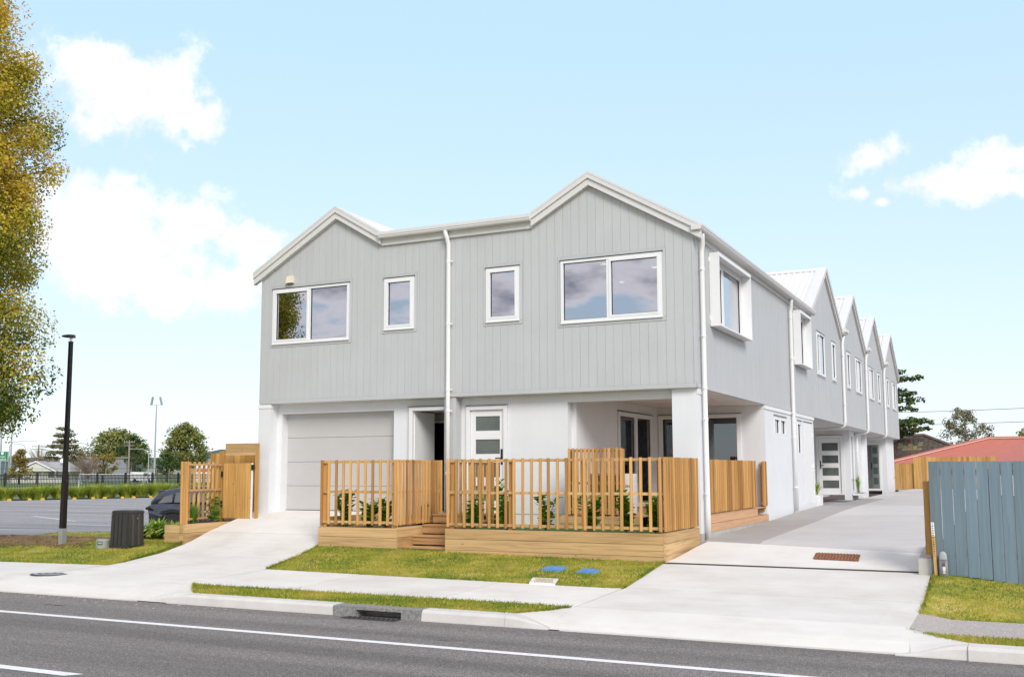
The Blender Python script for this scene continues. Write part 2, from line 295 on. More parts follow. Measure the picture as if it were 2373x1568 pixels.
def concrete(name, c, broom, stain=.06):
    m, nt, bs, ln = newmat(name); t = nd(nt, 'ShaderNodeTexCoord'); oi = nd(nt, 'ShaderNodeObjectInfo')
    n = nd(nt, 'ShaderNodeTexNoise'); n.inputs['Scale'].default_value = 1.1; n.inputs['Detail'].default_value = 7; n.inputs['Roughness'].default_value = .62; ln(t.outputs['Object'], n.inputs['Vector'])
    mp = nd(nt, 'ShaderNodeMapping'); s = [130., 130., 1.]; s['xy'.index(broom)] = 1.2; mp.inputs['Scale'].default_value = s; ln(t.outputs['Object'], mp.inputs[0])
    w = nd(nt, 'ShaderNodeTexNoise'); w.inputs['Scale'].default_value = 1; w.inputs['Detail'].default_value = 3; ln(mp.outputs[0], w.inputs['Vector'])
    mp2 = nd(nt, 'ShaderNodeMapping'); s2 = [5., 5., 1.]; s2['xy'.index(broom)] = .35; mp2.inputs['Scale'].default_value = s2; ln(t.outputs['Object'], mp2.inputs[0])
    w2 = nd(nt, 'ShaderNodeTexNoise'); w2.inputs['Scale'].default_value = 1; w2.inputs['Detail'].default_value = 4; ln(mp2.outputs[0], w2.inputs['Vector'])
    a = ramp(nt, n.outputs[0], [(.25, (c[0]*(1-stain*1.6), c[1]*(1-stain*1.8), c[2]*(1-stain*2.2))), (.55, c), (.8, tri(c, 1+stain))])
    for tex, k in ((w, .05), (w2, .025)):
        mx = nd(nt, 'ShaderNodeMix', data_type='RGBA', blend_type='MULTIPLY'); mx.inputs['Factor'].default_value = 1; ln(a, mx.inputs['A']); ln(ramp(nt, tex.outputs[0], [(.3, (1-k,)*3), (.7, (1+k,)*3)]), mx.inputs['B']); a = mx.outputs['Result']
    rv = ramp(nt, oi.outputs['Random'], [(0, (.95,.95,.95)), (1, (1.04,1.04,1.04))])
    mx = nd(nt, 'ShaderNodeMix', data_type='RGBA', blend_type='MULTIPLY'); mx.inputs['Factor'].default_value = 1; ln(a, mx.inputs['A']); ln(rv, mx.inputs['B'])
    ln(mx.outputs['Result'], bs.inputs['Base Color']); bs.inputs['Roughness'].default_value = .85
    bp = nd(nt, 'ShaderNodeBump'); bp.inputs['Strength'].default_value = .15; bp.inputs['Distance'].default_value = .004; ln(w.outputs[0], bp.inputs['Height']); ln(bp.outputs[0], bs.inputs['Normal'])
    return m
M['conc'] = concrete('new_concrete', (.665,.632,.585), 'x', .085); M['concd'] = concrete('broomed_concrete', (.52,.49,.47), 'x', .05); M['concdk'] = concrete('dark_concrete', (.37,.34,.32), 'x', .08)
def lawnmat(name, cs):
    m, nt, bs, ln = newmat(name); t = nd(nt, 'ShaderNodeTexCoord')
    n = nd(nt, 'ShaderNodeTexNoise'); n.inputs['Scale'].default_value = 1.7; n.inputs['Detail'].default_value = 9; n.inputs['Roughness'].default_value = .7; ln(t.outputs['Object'], n.inputs['Vector'])
    f = nd(nt, 'ShaderNodeTexNoise'); f.inputs['Scale'].default_value = 45; f.inputs['Detail'].default_value = 4; ln(t.outputs['Object'], f.inputs['Vector'])
    a = ramp(nt, n.outputs[0], [(.36, cs[0]), (.47, cs[1]), (.56, cs[2]), (.68, cs[3])])
    mx = nd(nt, 'ShaderNodeMix', data_type='RGBA', blend_type='MULTIPLY'); mx.inputs['Factor'].default_value = 1; ln(a, mx.inputs['A']); ln(ramp(nt, f.outputs[0], [(.3, (.6,.6,.6)), (.7, (1.35,1.35,1.35))]), mx.inputs['B'])
    ln(mx.outputs['Result'], bs.inputs['Base Color']); bs.inputs['Roughness'].default_value = .95
    bp = nd(nt, 'ShaderNodeBump'); bp.inputs['Strength'].default_value = .9; bp.inputs['Distance'].default_value = .02; ln(f.outputs[0], bp.inputs['Height']); ln(bp.outputs[0], bs.inputs['Normal'])
    return m
M['lawn'] = lawnmat('lawn', [(.15,.19,.02), (.29,.275,.03), (.40,.335,.042), (.55,.42,.15)])
M['field'] = mat('field_grass', (.10,.155,.035), .95, .3, .05); M['ground'] = mat('ground_cover', (.115,.13,.05), .95, .35, .03)
# ------------------------------------------------------------------ the ground
def interp(pts, t):
    if t <= pts[0][0]: return pts[0][1]
    for (a, za), (b, zb) in zip(pts, pts[1:]):
        if t <= b: return za+(zb-za)*(t-a)/(b-a)
    return pts[-1][1]
ROAD = -.30
PLL = [(-7.25,-.18), (-6.3,-.15), (-4.6,-.10), (-2.05,.12), (0,.11), (60,.11)]
PL = [(-7.25,-.285), (-6.9,-.21), (-6.3,-.15), (-4.2,-.09), (-3.0,.0), (-2.05,.15), (0,.69), (.45,.755), (60,.755)]
PM0 = [(-7.25,-.18), (-6.3,-.14), (-4.3,-.09), (-2.05,.165), (60,.165)]
PM1 = [(-7.25,-.18), (-6.3,-.14), (-4.4,-.09), (-2.05,.085), (60,.085)]
PR = [(-7.25,-.285), (-6.9,-.21), (-6.3,-.145), (-4.4,-.085), (-2.1,.095), (-.2,.335), (0,.355), (6,.48), (9,.56), (12,.61), (23,.69), (100,.72)]
PRR = [(-7.5,-.18), (-6.4,-.20), (-5.1,-.20), (-2.4,.09), (20,.3), (100,.6)]
PR2 = [(-7.5,-.18), (-6.4,-.20), (-5.1,-.20), (-2.4,-.03), (20,.3), (100,.6)]
COLS = [(-60,PLL), (-10.95,PLL), (-10.72,PL), (-7.2,PL), (-6.6,PM0), (-.3,PM1), (.12,PR), (4.12,PR), (4.32,PRR), (5.6,PR2), (60,PR2)]
NRM = (-.56, .83)
def hh(x, y):
    for (a, pa), (b, pb) in zip(COLS, COLS[1:]):
        if x <= b:
            k = min(1, max(0, (x-a)/(b-a))); z = interp(pa, y)*(1-k)+interp(pb, y)*k; break
    else: z = interp(COLS[-1][1], y)
    if x < -11:
        s = (x+15.4)*NRM[0]+(y-.45)*NRM[1]
        if s > 0: k = min(1, s/3.2); k = k*k*(3-2*k); z = z*(1-k)-.56*k
    return z
def patch(name, q, m, parent=None, nu=8, nv=8, off=0., thick=0., kind=None, hf=hh, **kw):
    A, B, Cc, D = q; mb = MB()
    P = lambda u, v: tuple((A[i]*(1-u)+B[i]*u)*(1-v)+(D[i]*(1-u)+Cc[i]*u)*v for i in (0, 1))
    for j in range(nv+1):
        for i in range(nu+1):
            x, y = P(i/nu, j/nv); mb.v.append((x, y, hf(x, y)+off))
    for j in range(nv):
        for i in range(nu):
            a = j*(nu+1)+i; mb.f.append((a, a+1, a+nu+2, a+nu+1))
    if thick:
        ring = [i for i in range(nu+1)]+[j*(nu+1)+nu for j in range(1, nv+1)]+[nv*(nu+1)+i for i in range(nu-1, -1, -1)]+[j*(nu+1) for j in range(nv-1, 0, -1)]
        n = len(mb.v); mb.v += [(mb.v[i][0], mb.v[i][1], mb.v[i][2]-thick) for i in ring]
        for k in range(len(ring)): l = (k+1) % len(ring); mb.f.append((ring[k], n+k, n+l, ring[l]))
    return put(mb, name, m, parent, kind=kind, **kw)
g = MB(); g.face([(-6000,-3000,-.62), (6000,-3000,-.62), (6000,6000,-.62), (-6000,6000,-.62)]); put(g, 'ground', M['ground'], kind='structure')
patch('earth', [(-40,-6.95), (40,-6.95), (40,90), (-40,90)], M['soil'], nu=160, nv=194, off=-.07, kind='structure')
r = MB(); r.face([(-300,-16.2,ROAD), (300,-16.2,ROAD), (300,-7.06,ROAD), (-300,-7.06,ROAD)]); road = put(r, 'road', M['asphalt'], kind='structure')
r = MB(); r.face([(-300,-60,-.24), (300,-60,-.24), (300,-16.2,-.24), (-300,-16.2,-.24)]); put(r, 'far_verge', M['lawn'], kind='structure')
mk = MB()
def strip(mb, x0, x1, y0, y1, z):
    n = max(2, int((x1-x0)/.25))
    for i in range(n):
        a = x0+(x1-x0)*i/n; b = x0+(x1-x0)*(i+1)/n; mb.face([(a,y0,z), (b,y0,z), (b,y1,z), (a,y1,z)])
strip(mk, -60, 60, -8.985, -8.855, ROAD+.004); put(mk, 'edge_line', M['paint'], road)
mk = MB(); mk.face([(-5.9,-11.84,ROAD+.004), (-2.86,-11.84,ROAD+.004), (-2.74,-11.70,ROAD+.004), (-5.9,-11.70,ROAD+.004)]); put(mk, 'centre_dash', M['paint'], road)
mk = MB(); mk.face([(4.2,-11.84,ROAD+.004), (7.2,-11.84,ROAD+.004), (7.2,-11.70,ROAD+.004), (4.2,-11.70,ROAD+.004)]); put(mk, 'centre_dash', M['paint'], road)
# footpath slabs
fp = put(MB().box(-6.7,-6.2,-.24,.05,-4.4,-.2), 'footpath', M['soil'], kind='structure')
xs = [-6.66, -4.62, -1.95, .09]
for i in range(3):
    g2 = .009
    def yt(x): return -4.22-(x+6.7)/6.8*.24
    patch('slab', [(xs[i]+g2,-6.3), (xs[i+1]-g2,-6.3), (xs[i+1]-g2,yt(xs[i+1])), (xs[i]+g2,yt(xs[i]))], M['conc'], fp, 8, 8, .004, .1)
for a, b in ((-13.6,-10.08), (-17.4,-13.62), (-24,-17.42)): patch('slab', [(a+.006,-6.3), (b-.006,-6.3), (b-.006,-4.64-(-10-b)*.09), (a+.006,-4.64-(-10-a)*.09)], M['conc'], fp, 8, 8, .004, .1)
# left driveway
dl = put(MB().box(-10.5,-6,-.3,-7.2,.3,-.25), 'garage_driveway', M['soil'], kind='structure')
def el(y): return interp([(-7.3,-10.2), (-4.6,-10.05), (-2.05,-10.66), (-.47,-10.66), (-.4,-10.66), (.5,-10.66)], y)
def er(y): return interp([(-7.3,-6.35), (-6.3,-6.68), (-4.2,-6.68), (-2.05,-7.2), (.5,-7.2)], y)
for y0, y1 in ((-6.285,-4.225), (-4.205,-1.36), (-1.342,.60)):
    patch('slab', [(el(y0),y0), (er(y0),y0), (er(y1),y1), (el(y1),y1)], M['conc'], dl, 10, 10, .004, .12)
patch('crossing', [(-24,-7.27), (-6.05,-7.27), (-6.45,-6.306), (-24,-6.306)], M['conc'], dl, 40, 6, .006, .1, hf=lambda x, y: interp([(-7.27,-.288), (-6.9,-.21), (-6.3,-.148)], y))
# right driveway
dr = put(MB().box(.3,-6,-.35,4,-2.2,-.3), 'shared_driveway', M['soil'], kind='structure')
for (y0, y1, xa0, xa1, xb0, xb1) in ((-6.285,-4.415,.105,.12,4.20,4.20), (-4.395,-2.20,.12,-.02,4.20,4.14), (-2.07,-.45,-.02,.22,3.98,3.96)):
    if y0 > -3: q = [(xa0,y0), (xb0,y0), (3.96,-.70), (.20,-.17)]
    else: q = [(xa0,y0), (xb0,y0), (xb1,y1), (xa1,y1)]
    patch('slab', q, M['conc'], dr, 12, 8, .004, .12)
patch('crossing', [(.15,-7.27), (4.35,-7.27), (4.20,-6.30), (.10,-6.30)], M['conc'], dr, 20, 6, .006, .1, hf=lambda x, y: interp([(-7.27,-.288), (-6.9,-.21), (-6.3,-.145)], y))
yy = [(-.15,3.6), (3.608,8.1), (8.108,13.0), (13.008,19.0), (19.008,26), (26.008,37.6)]
def jx(x): return -.157-(x-.28)*.146
for i, (a, b) in enumerate(yy):
    y0l = jx(.2) if i == 0 else a; y0m = jx(1.16) if i == 0 else a; y0r = jx(3.96) if i == 0 else a
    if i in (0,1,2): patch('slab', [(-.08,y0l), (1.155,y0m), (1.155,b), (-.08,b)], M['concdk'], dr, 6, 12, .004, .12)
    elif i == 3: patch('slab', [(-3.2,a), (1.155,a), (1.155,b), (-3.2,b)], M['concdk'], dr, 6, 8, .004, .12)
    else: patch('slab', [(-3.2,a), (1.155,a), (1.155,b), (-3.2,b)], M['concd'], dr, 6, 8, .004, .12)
    patch('slab', [(1.163,y0m), (3.97,y0r), (4.05,b), (1.163,b)], M['concd'], dr, 8, 12, .004, .12)
def wedge(x0, x1, q, name, par):      # flared apron between a dropped kerb and the crossing; x0 full kerb, x1 no kerb
    def hf(x, y):
        k = min(1, max(0, (x-x0)/(x1-x0))); k = k*k*(3-2*k); return (1-k)*interp([(-7.3,-.16), (-7.0,-.16), (-6.3,-.14)], y)+k*interp([(-7.3,-.288), (-6.9,-.21), (-6.3,-.146)], y)
    patch(name, q, M['conc'], par, 12, 8, .005, .1, hf=hf)
wedge(-.43, .28, [(-.43,-7.035), (.16,-7.26), (.11,-6.302), (.07,-6.302)], 'flare', dr)
wedge(-5.68, -6.6, [(-6.42,-7.26), (-5.70,-7.035), (-6.40,-6.304), (-6.45,-6.304)], 'flare', dl)
wedge(4.86, 4.18, [(4.30,-7.30), (4.86,-7.12), (4.24,-6.395), (4.20,-6.395)], 'flare', dr)
# right path and lawns
patch('old_footpath', [(4.20,-6.39), (16,-6.39), (16,-5.08), (4.20,-5.08)], M['oldpath'], None, 30, 6, .006, .1, 'structure')
lawns = [('front_lawn', [(-6.66,-4.24), (.10,-4.47), (-.04,-2.0), (-7.22,-2.0)], 26000), ('kerb_verge', [(-5.72,-7.04), (-.42,-7.04), (.05,-6.32), (-6.42,-6.30)], 12000),
         ('side_lawn', [(-16,-5.2), (-10.07,-4.66), (-10.74,-2.0), (-15.5,-2.2)], 22000), ('side_lawn_back', [(-15.5,-2.2), (-10.74,-2.0), (-11.2,2.0), (-17.2,.8)], 8000),
         ('left_lawn_edge', [(-24,-5.9), (-16,-5.2), (-15.5,-2.2), (-24,-6)], 3000), ('neighbour_lawn', [(4.22,-5.07), (9,-5.07), (9,-2.0), (4.2,-2.0)], 15000), ('neighbour_verge', [(4.86,-7.11), (9,-7.13), (9,-6.41), (4.22,-6.41)], 8000),
         ('left_verge', [(-20,-6.95), (-12.3,-6.8), (-11.75,-6.42), (-20,-6.42)], 2500)]
BV = []; BT = []
for nm, q, n in lawns:
    patch(nm, q, M['lawn'], None, 20, 14, .012, .06, 'structure')
    u = RNG.random(n); w = RNG.random(n); q = np.array(q)
    P = (q[0]*(1-u)[:,None]+q[1]*u[:,None])*(1-w)[:,None]+(q[3]*(1-u)[:,None]+q[2]*u[:,None])*w[:,None]
    # a ragged fringe grows over the edges
    k_ = n//7; ei = RNG.integers(0, 4, k_); et = RNG.random(k_)[:,None]; P[:k_] = q[ei]*(1-et)+q[(ei+1) % 4]*et   # a fringe along the edges
    P += RNG.normal(0, .014, P.shape)
    Z = np.array([hh(a, b) for a, b in P])+.010
    ang = RNG.random(n)*math.tau; ln_ = RNG.uniform(.018, .042, n); ln_[:k_] *= RNG.uniform(.8, 1.5, k_); wd = RNG.uniform(.003, .007, n)
    d = np.c_[np.cos(ang), np.sin(ang)]*wd[:,None]; lean = RNG.normal(0, .018, (n, 2)); lean[:k_] *= 1.8
    BV.append(np.stack([np.c_[P-d, Z], np.c_[P+d, Z], np.c_[P+lean, Z+ln_]], 1).reshape(-1, 3))
    s = np.sin(P[:,0]*2.1+np.cos(P[:,1]*1.7)*1.3)*np.sin(P[:,1]*2.7+P[:,0]*.8)
    BT.append(np.clip(.40+.36*s+.20*np.sin(P[:,0]*5.3-P[:,1]*4.1)*np.cos(P[:,1]*6.3+P[:,0]*2)+RNG.normal(0, .17, n), 0, 1))
BV = np.concatenate(BV); BT = np.concatenate(BT)
gr = putnp('grass_blades', BV, np.arange(len(BV)).reshape(-1, 3), M['blade'], tone=BT, kind='stuff'); gr['label'] = 'short green and straw coloured grass on the lawns and verges'; gr['category'] = 'grass'
mb = MB()
for _ in range(420):
    x = random.uniform(-17, -12.6); y = random.uniform(-3.4, -1.3)+(x+14)*.12
    a = random.random()*6.28; l = random.uniform(.02, .06); z = hh(x, y)+.03
    mb.obox((x,y,z), (math.cos(a)*l, math.sin(a)*l, random.uniform(-.01,.01)), (-math.sin(a)*.014, math.cos(a)*.014, 0), (0,0,.006))
patch('mulch_bed', [(-19,-3.5), (-13.3,-2.9), (-12.9,-1.2), (-19,-1.9)], M['mulch'], None, 12, 8, .026, .03, 'structure')
mu = put(mb, 'bark_chips', M['mulch'], kind='stuff', label='loose brown bark chips around the lamp post', cat='bark mulch')
# fallen petals, leaves and tar marks
mb = MB()
for _ in range(170):
    if random.random() < .55: x = random.uniform(-16,-4.5); y = -7.33-abs(random.gauss(0,.22)); z = ROAD+.006
    else: x = random.uniform(-17,-10.6); y = random.uniform(-5.0,-3.2); z = hh(x, y)+.035
    a = random.random()*6.28; l = random.uniform(.012,.03); c, s_ = math.cos(a)*l, math.sin(a)*l; mb.face([(x-c,y-s_,z), (x+s_*.7,y-c*.7,z+.004), (x+c,y+s_,z), (x-s_*.7,y+c*.7,z+.003)])
put(mb, 'fallen_petals', M['flower'], kind='stuff', label='pale fallen petals along the kerb and on the left lawn', cat='petals')
mb = MB()
for _ in range(190):
    if random.random() < .6: x = random.uniform(-6.5,.0); y = random.uniform(-4.2,-2.1)
    else: x = random.uniform(-6,-.4); y = random.uniform(-7.0,-6.35)
    z = hh(x, y)+.04; a = random.random()*6.28; l = random.uniform(.015,.035); c, s_ = math.cos(a)*l, math.sin(a)*l; mb.face([(x-c,y-s_,z), (x+s_*.4,y-c*.4,z+.006), (x+c,y+s_,z+.004), (x-s_*.4,y+c*.4,z+.003)])
put(mb, 'dry_leaves', M['mulch'], kind='stuff', label='scattered dry brown leaves on the front lawn and verge', cat='leaves')
tar = mat('tar_mark', (.03,.03,.03), .6)
for x, y, w, d in ((-7.55,-8.1,.09,.02), (-7.3,-8.12,.12,.025), (-6.4,-8.35,.05,.012), (-2.1,-8.0,.04,.015), (-.6,-8.5,.07,.012), (-4.6,-8.62,.03,.02)):
    put(MB().face([(x+math.cos(t)*w*random.uniform(.8,1.1), y+math.sin(t)*d*random.uniform(.8,1.1), ROAD+.003) for t in np.linspace(0, math.tau, 10, endpoint=False)]), 'tar_mark', tar, road)
# kerbs
def kerb(name, x0, x1, h0, h1, m, parent, y=-7.27):
    mb = MB(); n = 6; rings = []
    for i in range(n+1):
        k = i/n; s = h0+(h1-h0)*(k*k*(3-2*k)); x = x0+(x1-x0)*k; t = ROAD+.015+.125*s
        rings.append([(x,y+.24,ROAD-.1), (x,y,ROAD-.1), (x,y,ROAD+.01), (x,y+.018,t-.035*s), (x,y+.05,t), (x,y+.24,t+.004)])
    mb.loft(rings); return put(mb, name, m, parent)
kb = thing('kerb', 'pale concrete kerb beside the grass verge with an old grey drain inlet', 'kerb', (-3,-7.2,ROAD))
kerb('kerb_stone', -6.62, -5.66, 0, 1, M['kerbn'], kb); kerb('kerb_stone', -5.656, -3.035, 1, 1, M['kerbn'], kb); kerb('kerb_stone', -1.655, -.45, 1, 1, M['kerbn'], kb); kerb('kerb_stone', -.446, .3, 1, 0, M['kerbn'], kb)
kr = thing('kerb', 'pale concrete kerb curving up beside the right hand verge', 'kerb', (5,-7.5,ROAD))
kerb('kerb_stone', 4.15, 4.85, 0, 1, M['kerbn'], kr, -7.34); kerb('kerb_stone', 4.854, 8, 1, 1, M['kerbn'], kr, -7.36); kerb('kerb_stone', 8.004, 14, 1, 1, M['kerbn'], kr, -7.38)
ip = MB(); ip.box(-3.03,-7.285,-.4,-2.655,-7.0,-.165); ip.box(-1.95,-7.285,-.4,-1.66,-7.0,-.165); ip.box(-2.655,-7.285,-.205,-1.95,-7.0,-.165); ip.box(-2.655,-7.06,-.4,-1.95,-7.0,-.205)
inlet = put(ip, 'drain_inlet', M['kerbo'], kb)
for i in range(11): put(MB().obox((-2.72+.075*i,-7.375,-.298), (.012,.03,0), (-.03,.085,0), (0,0,.008)), 'grate_bar', M['grate'], inlet)
put(MB().face([(-2.80,-7.47,ROAD+.003), (-1.95,-7.47,ROAD+.003), (-1.95,-7.286,ROAD+.003), (-2.80,-7.286,ROAD+.003)]), 'sump', M['dark'], inlet)
# channel drain, grates, lids
cd = thing('channel_drain', 'narrow black slotted drain channel across the shared driveway', 'drain', (2,-2.13,.09))
dm = MB().box(.02,-2.19,.02,4.02,-2.08,.088); put(dm, 'channel', M['dark'], cd)
for y in (-2.195,-2.085): put(MB().box(.02,y,.05,4.02,y+.012,.104), 'edge_rail', M['grate'], cd)
sl = MB()
for i in range(130): x = .03+i*.0307; sl.box(x,-2.183,.085,x+.011,-2.085,.099)
put(sl, 'slots', M['grate'], cd, kind='stuff')
sg = thing('sump_grate', 'rusty brown iron grate set in the driveway concrete', 'grate', (2.6,-1.2,.21))
def onr(x, y, o): return (x, y, hh(x, y)+o)
put(MB().prism([onr(2.30,-1.44,.006), onr(3.02,-1.50,.006), onr(2.98,-.99,.006), onr(2.26,-.95,.006)], [onr(2.30,-1.44,.014), onr(3.02,-1.50,.014), onr(2.98,-.99,.014), onr(2.26,-.95,.014)]), 'frame', M['rust'], sg)
for k in range(13):
    f = (k+.5)/13; x = 2.31+.66*f; put(MB().prism([onr(x,-1.46-.05*f,.016), onr(x+.028,-1.46-.05*f,.016), onr(x+.0,-.99-.04*f,.016), onr(x-.028,-.99-.04*f,.016)], [onr(x,-1.46-.05*f,.03), onr(x+.028,-1.46-.05*f,.03), onr(x+.0,-.99-.04*f,.03), onr(x-.028,-.99-.04*f,.03)]), 'bar', M['rust'], sg)
for k in range(4):
    y = -1.40+.115*k; put(MB().prism([onr(2.29,y,.016), onr(2.99,y-.04,.016), onr(2.99,y-.015,.016), onr(2.29,y+.025,.016)], [onr(2.29,y,.027), onr(2.99,y-.04,.027), onr(2.99,y-.015,.027), onr(2.29,y+.025,.027)]), 'cross_bar', M['rust'], sg)
mh = thing('manhole_cover', 'round dark iron manhole cover in the pale footpath', 'manhole', (-9.97,-6.03,-.14))
zc = hh(-9.97,-6.03)
put(MB().disc((-9.97,-6.03,zc-.01), .33, 32, (0,.03,1), .02), 'rim', M['grate'], mh)
for k, rr in enumerate((.28,.22,.16,.10,.05)): put(MB().disc((-9.97,-6.03,zc+.008+.0025*k), rr, 28, (0,.03,1), .006), 'ring', M['steel' if k % 2 == 0 else 'grate'], mh)
for (x, y, w, d, lb) in ((-1.56,-3.2,.36,.34,'blue plastic water meter lid, the left of two'), (-.92,-3.27,.33,.27,'blue plastic water meter lid, the right of two')):
    t = thing('meter_lid', lb+' in the front lawn', 'meter lid', (x,y,hh(x,y)), 'water meter lids')
    p = [(x-w/2,y-d/2), (x+w/2,y-d/2-.02), (x+w/2,y+d/2-.02), (x-w/2,y+d/2)]
    put(MB().prism([(a,b,hh(a,b)+.01) for a, b in p], [(a,b,hh(a,b)+.03) for a, b in p]), 'lid', M['blue'], t)
    for k in range(4): yk = y-d/2+.04+k*(d-.08)/3; put(MB().prism([(a,b,hh(a,b)+.045) for a, b in ((x-w/2+.03,yk-.008), (x+w/2-.03,yk-.028), (x+w/2-.03,yk-.012), (x-w/2+.03,yk+.008))], [(a,b,hh(a,b)+.053) for a, b in ((x-w/2+.03,yk-.008), (x+w/2-.03,yk-.028), (x+w/2-.03,yk-.012), (x-w/2+.03,yk+.008))]), 'grip_rib', M['blue'], t)
t = thing('access_cover', 'square white access cover with a worn gravel top beside the footpath', 'cover', (-1.4,-4.15,-.08))
q = [(-1.42,-4.47), (-.98,-4.48), (-1.12,-4.03), (-1.56,-4.03)]
put(MB().prism([(a,b,hh(a,b)+.0) for a, b in q], [(a,b,hh(a,b)+.03) for a, b in q]), 'frame', M['white'], t)
q2 = [(-1.37,-4.40), (-1.06,-4.40), (-1.17,-4.10), (-1.47,-4.10)]
put(MB().prism([(a,b,hh(a,b)+.031) for a, b in q2], [(a,b,hh(a,b)+.036) for a, b in q2]), 'lid', mat('worn_lid', (.50,.42,.30), .9, .45, 30), t)

# ------------------------------------------------------------------ the townhouses
B = thing('townhouse_row', 'two storey terrace with pale grey vertical boards over white ground floor and gabled roofs', 'townhouse', (-5,6,.4))
FR = [(-10.62,6.27), (-8.29,7.615), (-7.08,6.90), (-3.40,6.90), (-2.12,7.615), (.17,6.29)]     # front roof edge (x, z)
SR = [(-.2,6.26), (12.02,6.26), (12.04,6.42), (15.02,8.14), (18.02,6.42), (21.08,8.16), (24.10,6.42), (27.22,8.17), (30.26,6.42), (33.46,8.18), (36.72,6.30)]
PF = lambda u, d, z: (u, d, z)
PS = lambda u, d, z: (-d, u, z)
def bx(mb, P, u0, d0, z0, u1, d1, z1): a = P(u0,d0,z0); b = P(u1,d1,z1); return mb.box(*a, *b)
def segs(u0, u1, roof, holes, off, z0):
    cuts = sorted({u0, u1, *[p[0] for p in roof if u0 < p[0] < u1], *[h[i] for h in holes for i in (0, 1) if u0 < h[i] < u1]})
    out = []
    for a, b in zip(cuts, cuts[1:]):
        if b-a < 1e-4: continue
        hs = sorted([h for h in holes if h[0] < (a+b)/2 < h[1]], key=lambda h: h[2]); lo = z0
        ta, tb = interp(roof, a+1e-6)-off, interp(roof, b-1e-6)-off
        for h in hs:
            out.append((a, b, lo, h[2], h[2], 0)); lo = h[3]
        out.append((a, b, lo, ta, tb, len(hs)))
    return out
def seg_mesh(mb, P, s, d0, d1):
    a, b, z0, ta, tb, _ = s
    mb.prism([P(a,d0,z0), P(b,d0,z0), P(b,d0,tb), P(a,d0,ta)], [P(a,d1,z0), P(b,d1,z0), P(b,d1,tb), P(a,d1,ta)])
def wall(name, P, u0, u1, roof, holes, off=.12, z0=3.2, pitch=.178, w=.171):
    mb = MB()
    for s in segs(u0, u1, roof, holes, off, z0): seg_mesh(mb, P, s, .0075, .12)
    W = put(mb, name, M['clad'], B)
    n = int(round((u1-u0-.08)/pitch)); st = u0+.04; pt = (u1-u0-.08)/n
    for i in range(n):
        a = st+i*pt; b = a+pt-.0038
        ss = segs(a, b, roof, [(h[0]-.075, h[1]+.075, h[2]-.085, h[3]+.085) for h in holes], off, z0+.09)
        groups = [[s for s in ss if s[5] == 0 and s[2] == z0+.09 or s[5] == 0], [s for s in ss if s[5] > 0]]
        full = [s for s in ss if s[5] == 0 and s[3] > 5.95]
        if full: groups = [ss]
        for gset in groups:
            if gset:
                m2 = MB()
                for s in gset: seg_mesh(m2, P, s, random.uniform(-.0008,.0008), .007)
                put(m2, 'cladding_board', M['clad'], W)
    put(bx(MB(), P, u0, -.012, z0, u1, .019, z0+.086), 'base_flashing', M['clad'], W)
    for u in (u0, u1-.04): put(bx(MB(), P, u, -.008, z0+.09, u+.038, .019, interp(roof, u+.02)-off-.03), 'corner_board', M['clad'], W)
    return W
def window(P, u0, u1, z0, z1, splits=(), sash=(), trimmed=True, d0=0., glass='glass', fr=.055, proud=.03, parent=None, reveal=.06):
    mb = MB(); p = d0-proud
    bx(mb, P, u0, p, z1-fr, u1, d0+reveal, z1); bx(mb, P, u0, p, z0, u1, d0+reveal, z0+fr); bx(mb, P, u0, p, z0+fr, u0+fr, d0+reveal, z1-fr); bx(mb, P, u1-fr, p, z0+fr, u1, d0+reveal, z1-fr)
    W = put(mb, 'window', M['white'], parent or B)
    ed = [u0+fr]+[u0+(u1-u0)*s for s in splits]+[u1-fr]
    for s in ed[1:-1]: put(bx(MB(), P, s-.026, p+.006, z0+fr, s+.026, d0+reveal-.006, z1-fr), 'mullion', M['white'], W)
    for i in range(len(ed)-1):
        a = ed[i]+(.026 if i else 0); b = ed[i+1]-(.026 if i < len(ed)-2 else 0); e = 0.
        if i in sash:
            e = .042; q = MB(); pa = p-.006
            bx(q, P, a, pa, z1-fr-e, b, d0+.04, z1-fr); bx(q, P, a, pa, z0+fr, b, d0+.04, z0+fr+e); bx(q, P, a, pa, z0+fr+e, a+e, d0+.04, z1-fr-e); bx(q, P, b-e, pa, z0+fr+e, b, d0+.04, z1-fr-e)
            put(q, 'sash', M['white'], W)
        put(bx(MB(), P, a+e, d0+.020, z0+fr+e, b-e, d0+.026, z1-fr-e), 'pane', M[glass], W)
        k = MB(); g = .012                                       # black glazing gasket
        bx(k, P, a+e, d0+.008, z1-fr-e-g, b-e, d0+.019, z1-fr-e); bx(k, P, a+e, d0+.008, z0+fr+e, b-e, d0+.019, z0+fr+e+g); bx(k, P, a+e, d0+.008, z0+fr+e+g, a+e+g, d0+.019, z1-fr-e-g); bx(k, P, b-e-g, d0+.008, z0+fr+e+g, b-e, d0+.019, z1-fr-e-g)
        put(k, 'gasket', M['black'], W)
    if trimmed:
        k = MB(); t = .068
        bx(k, P, u0-t, d0-.010, z0-.08, u1+t, d0+.019, z0-.004); bx(k, P, u0-t, d0-.010, z0, u0-.003, d0+.019, z1+.08); bx(k, P, u1+.003, d0-.010, z0, u1+t, d0+.019, z1+.08); bx(k, P, u0-.001, d0-.010, z1+.016, u1+.001, d0+.019, z1+.08)
        put(k, 'surround', M['clad'], W)
        put(bx(MB(), P, u0-.02, d0-.045, z1+.004, u1+.02, d0-.0105, z1+.014), 'flashing_shadow_line', M['black'], W)  # head flashing coloured black to paint the thin shadow line above the window
        put(bx(MB(), P, u0-.01, p-.012, z0-.018, u1+.01, d0+.0, z0-.001), 'sill', M['white'], W)
    return W
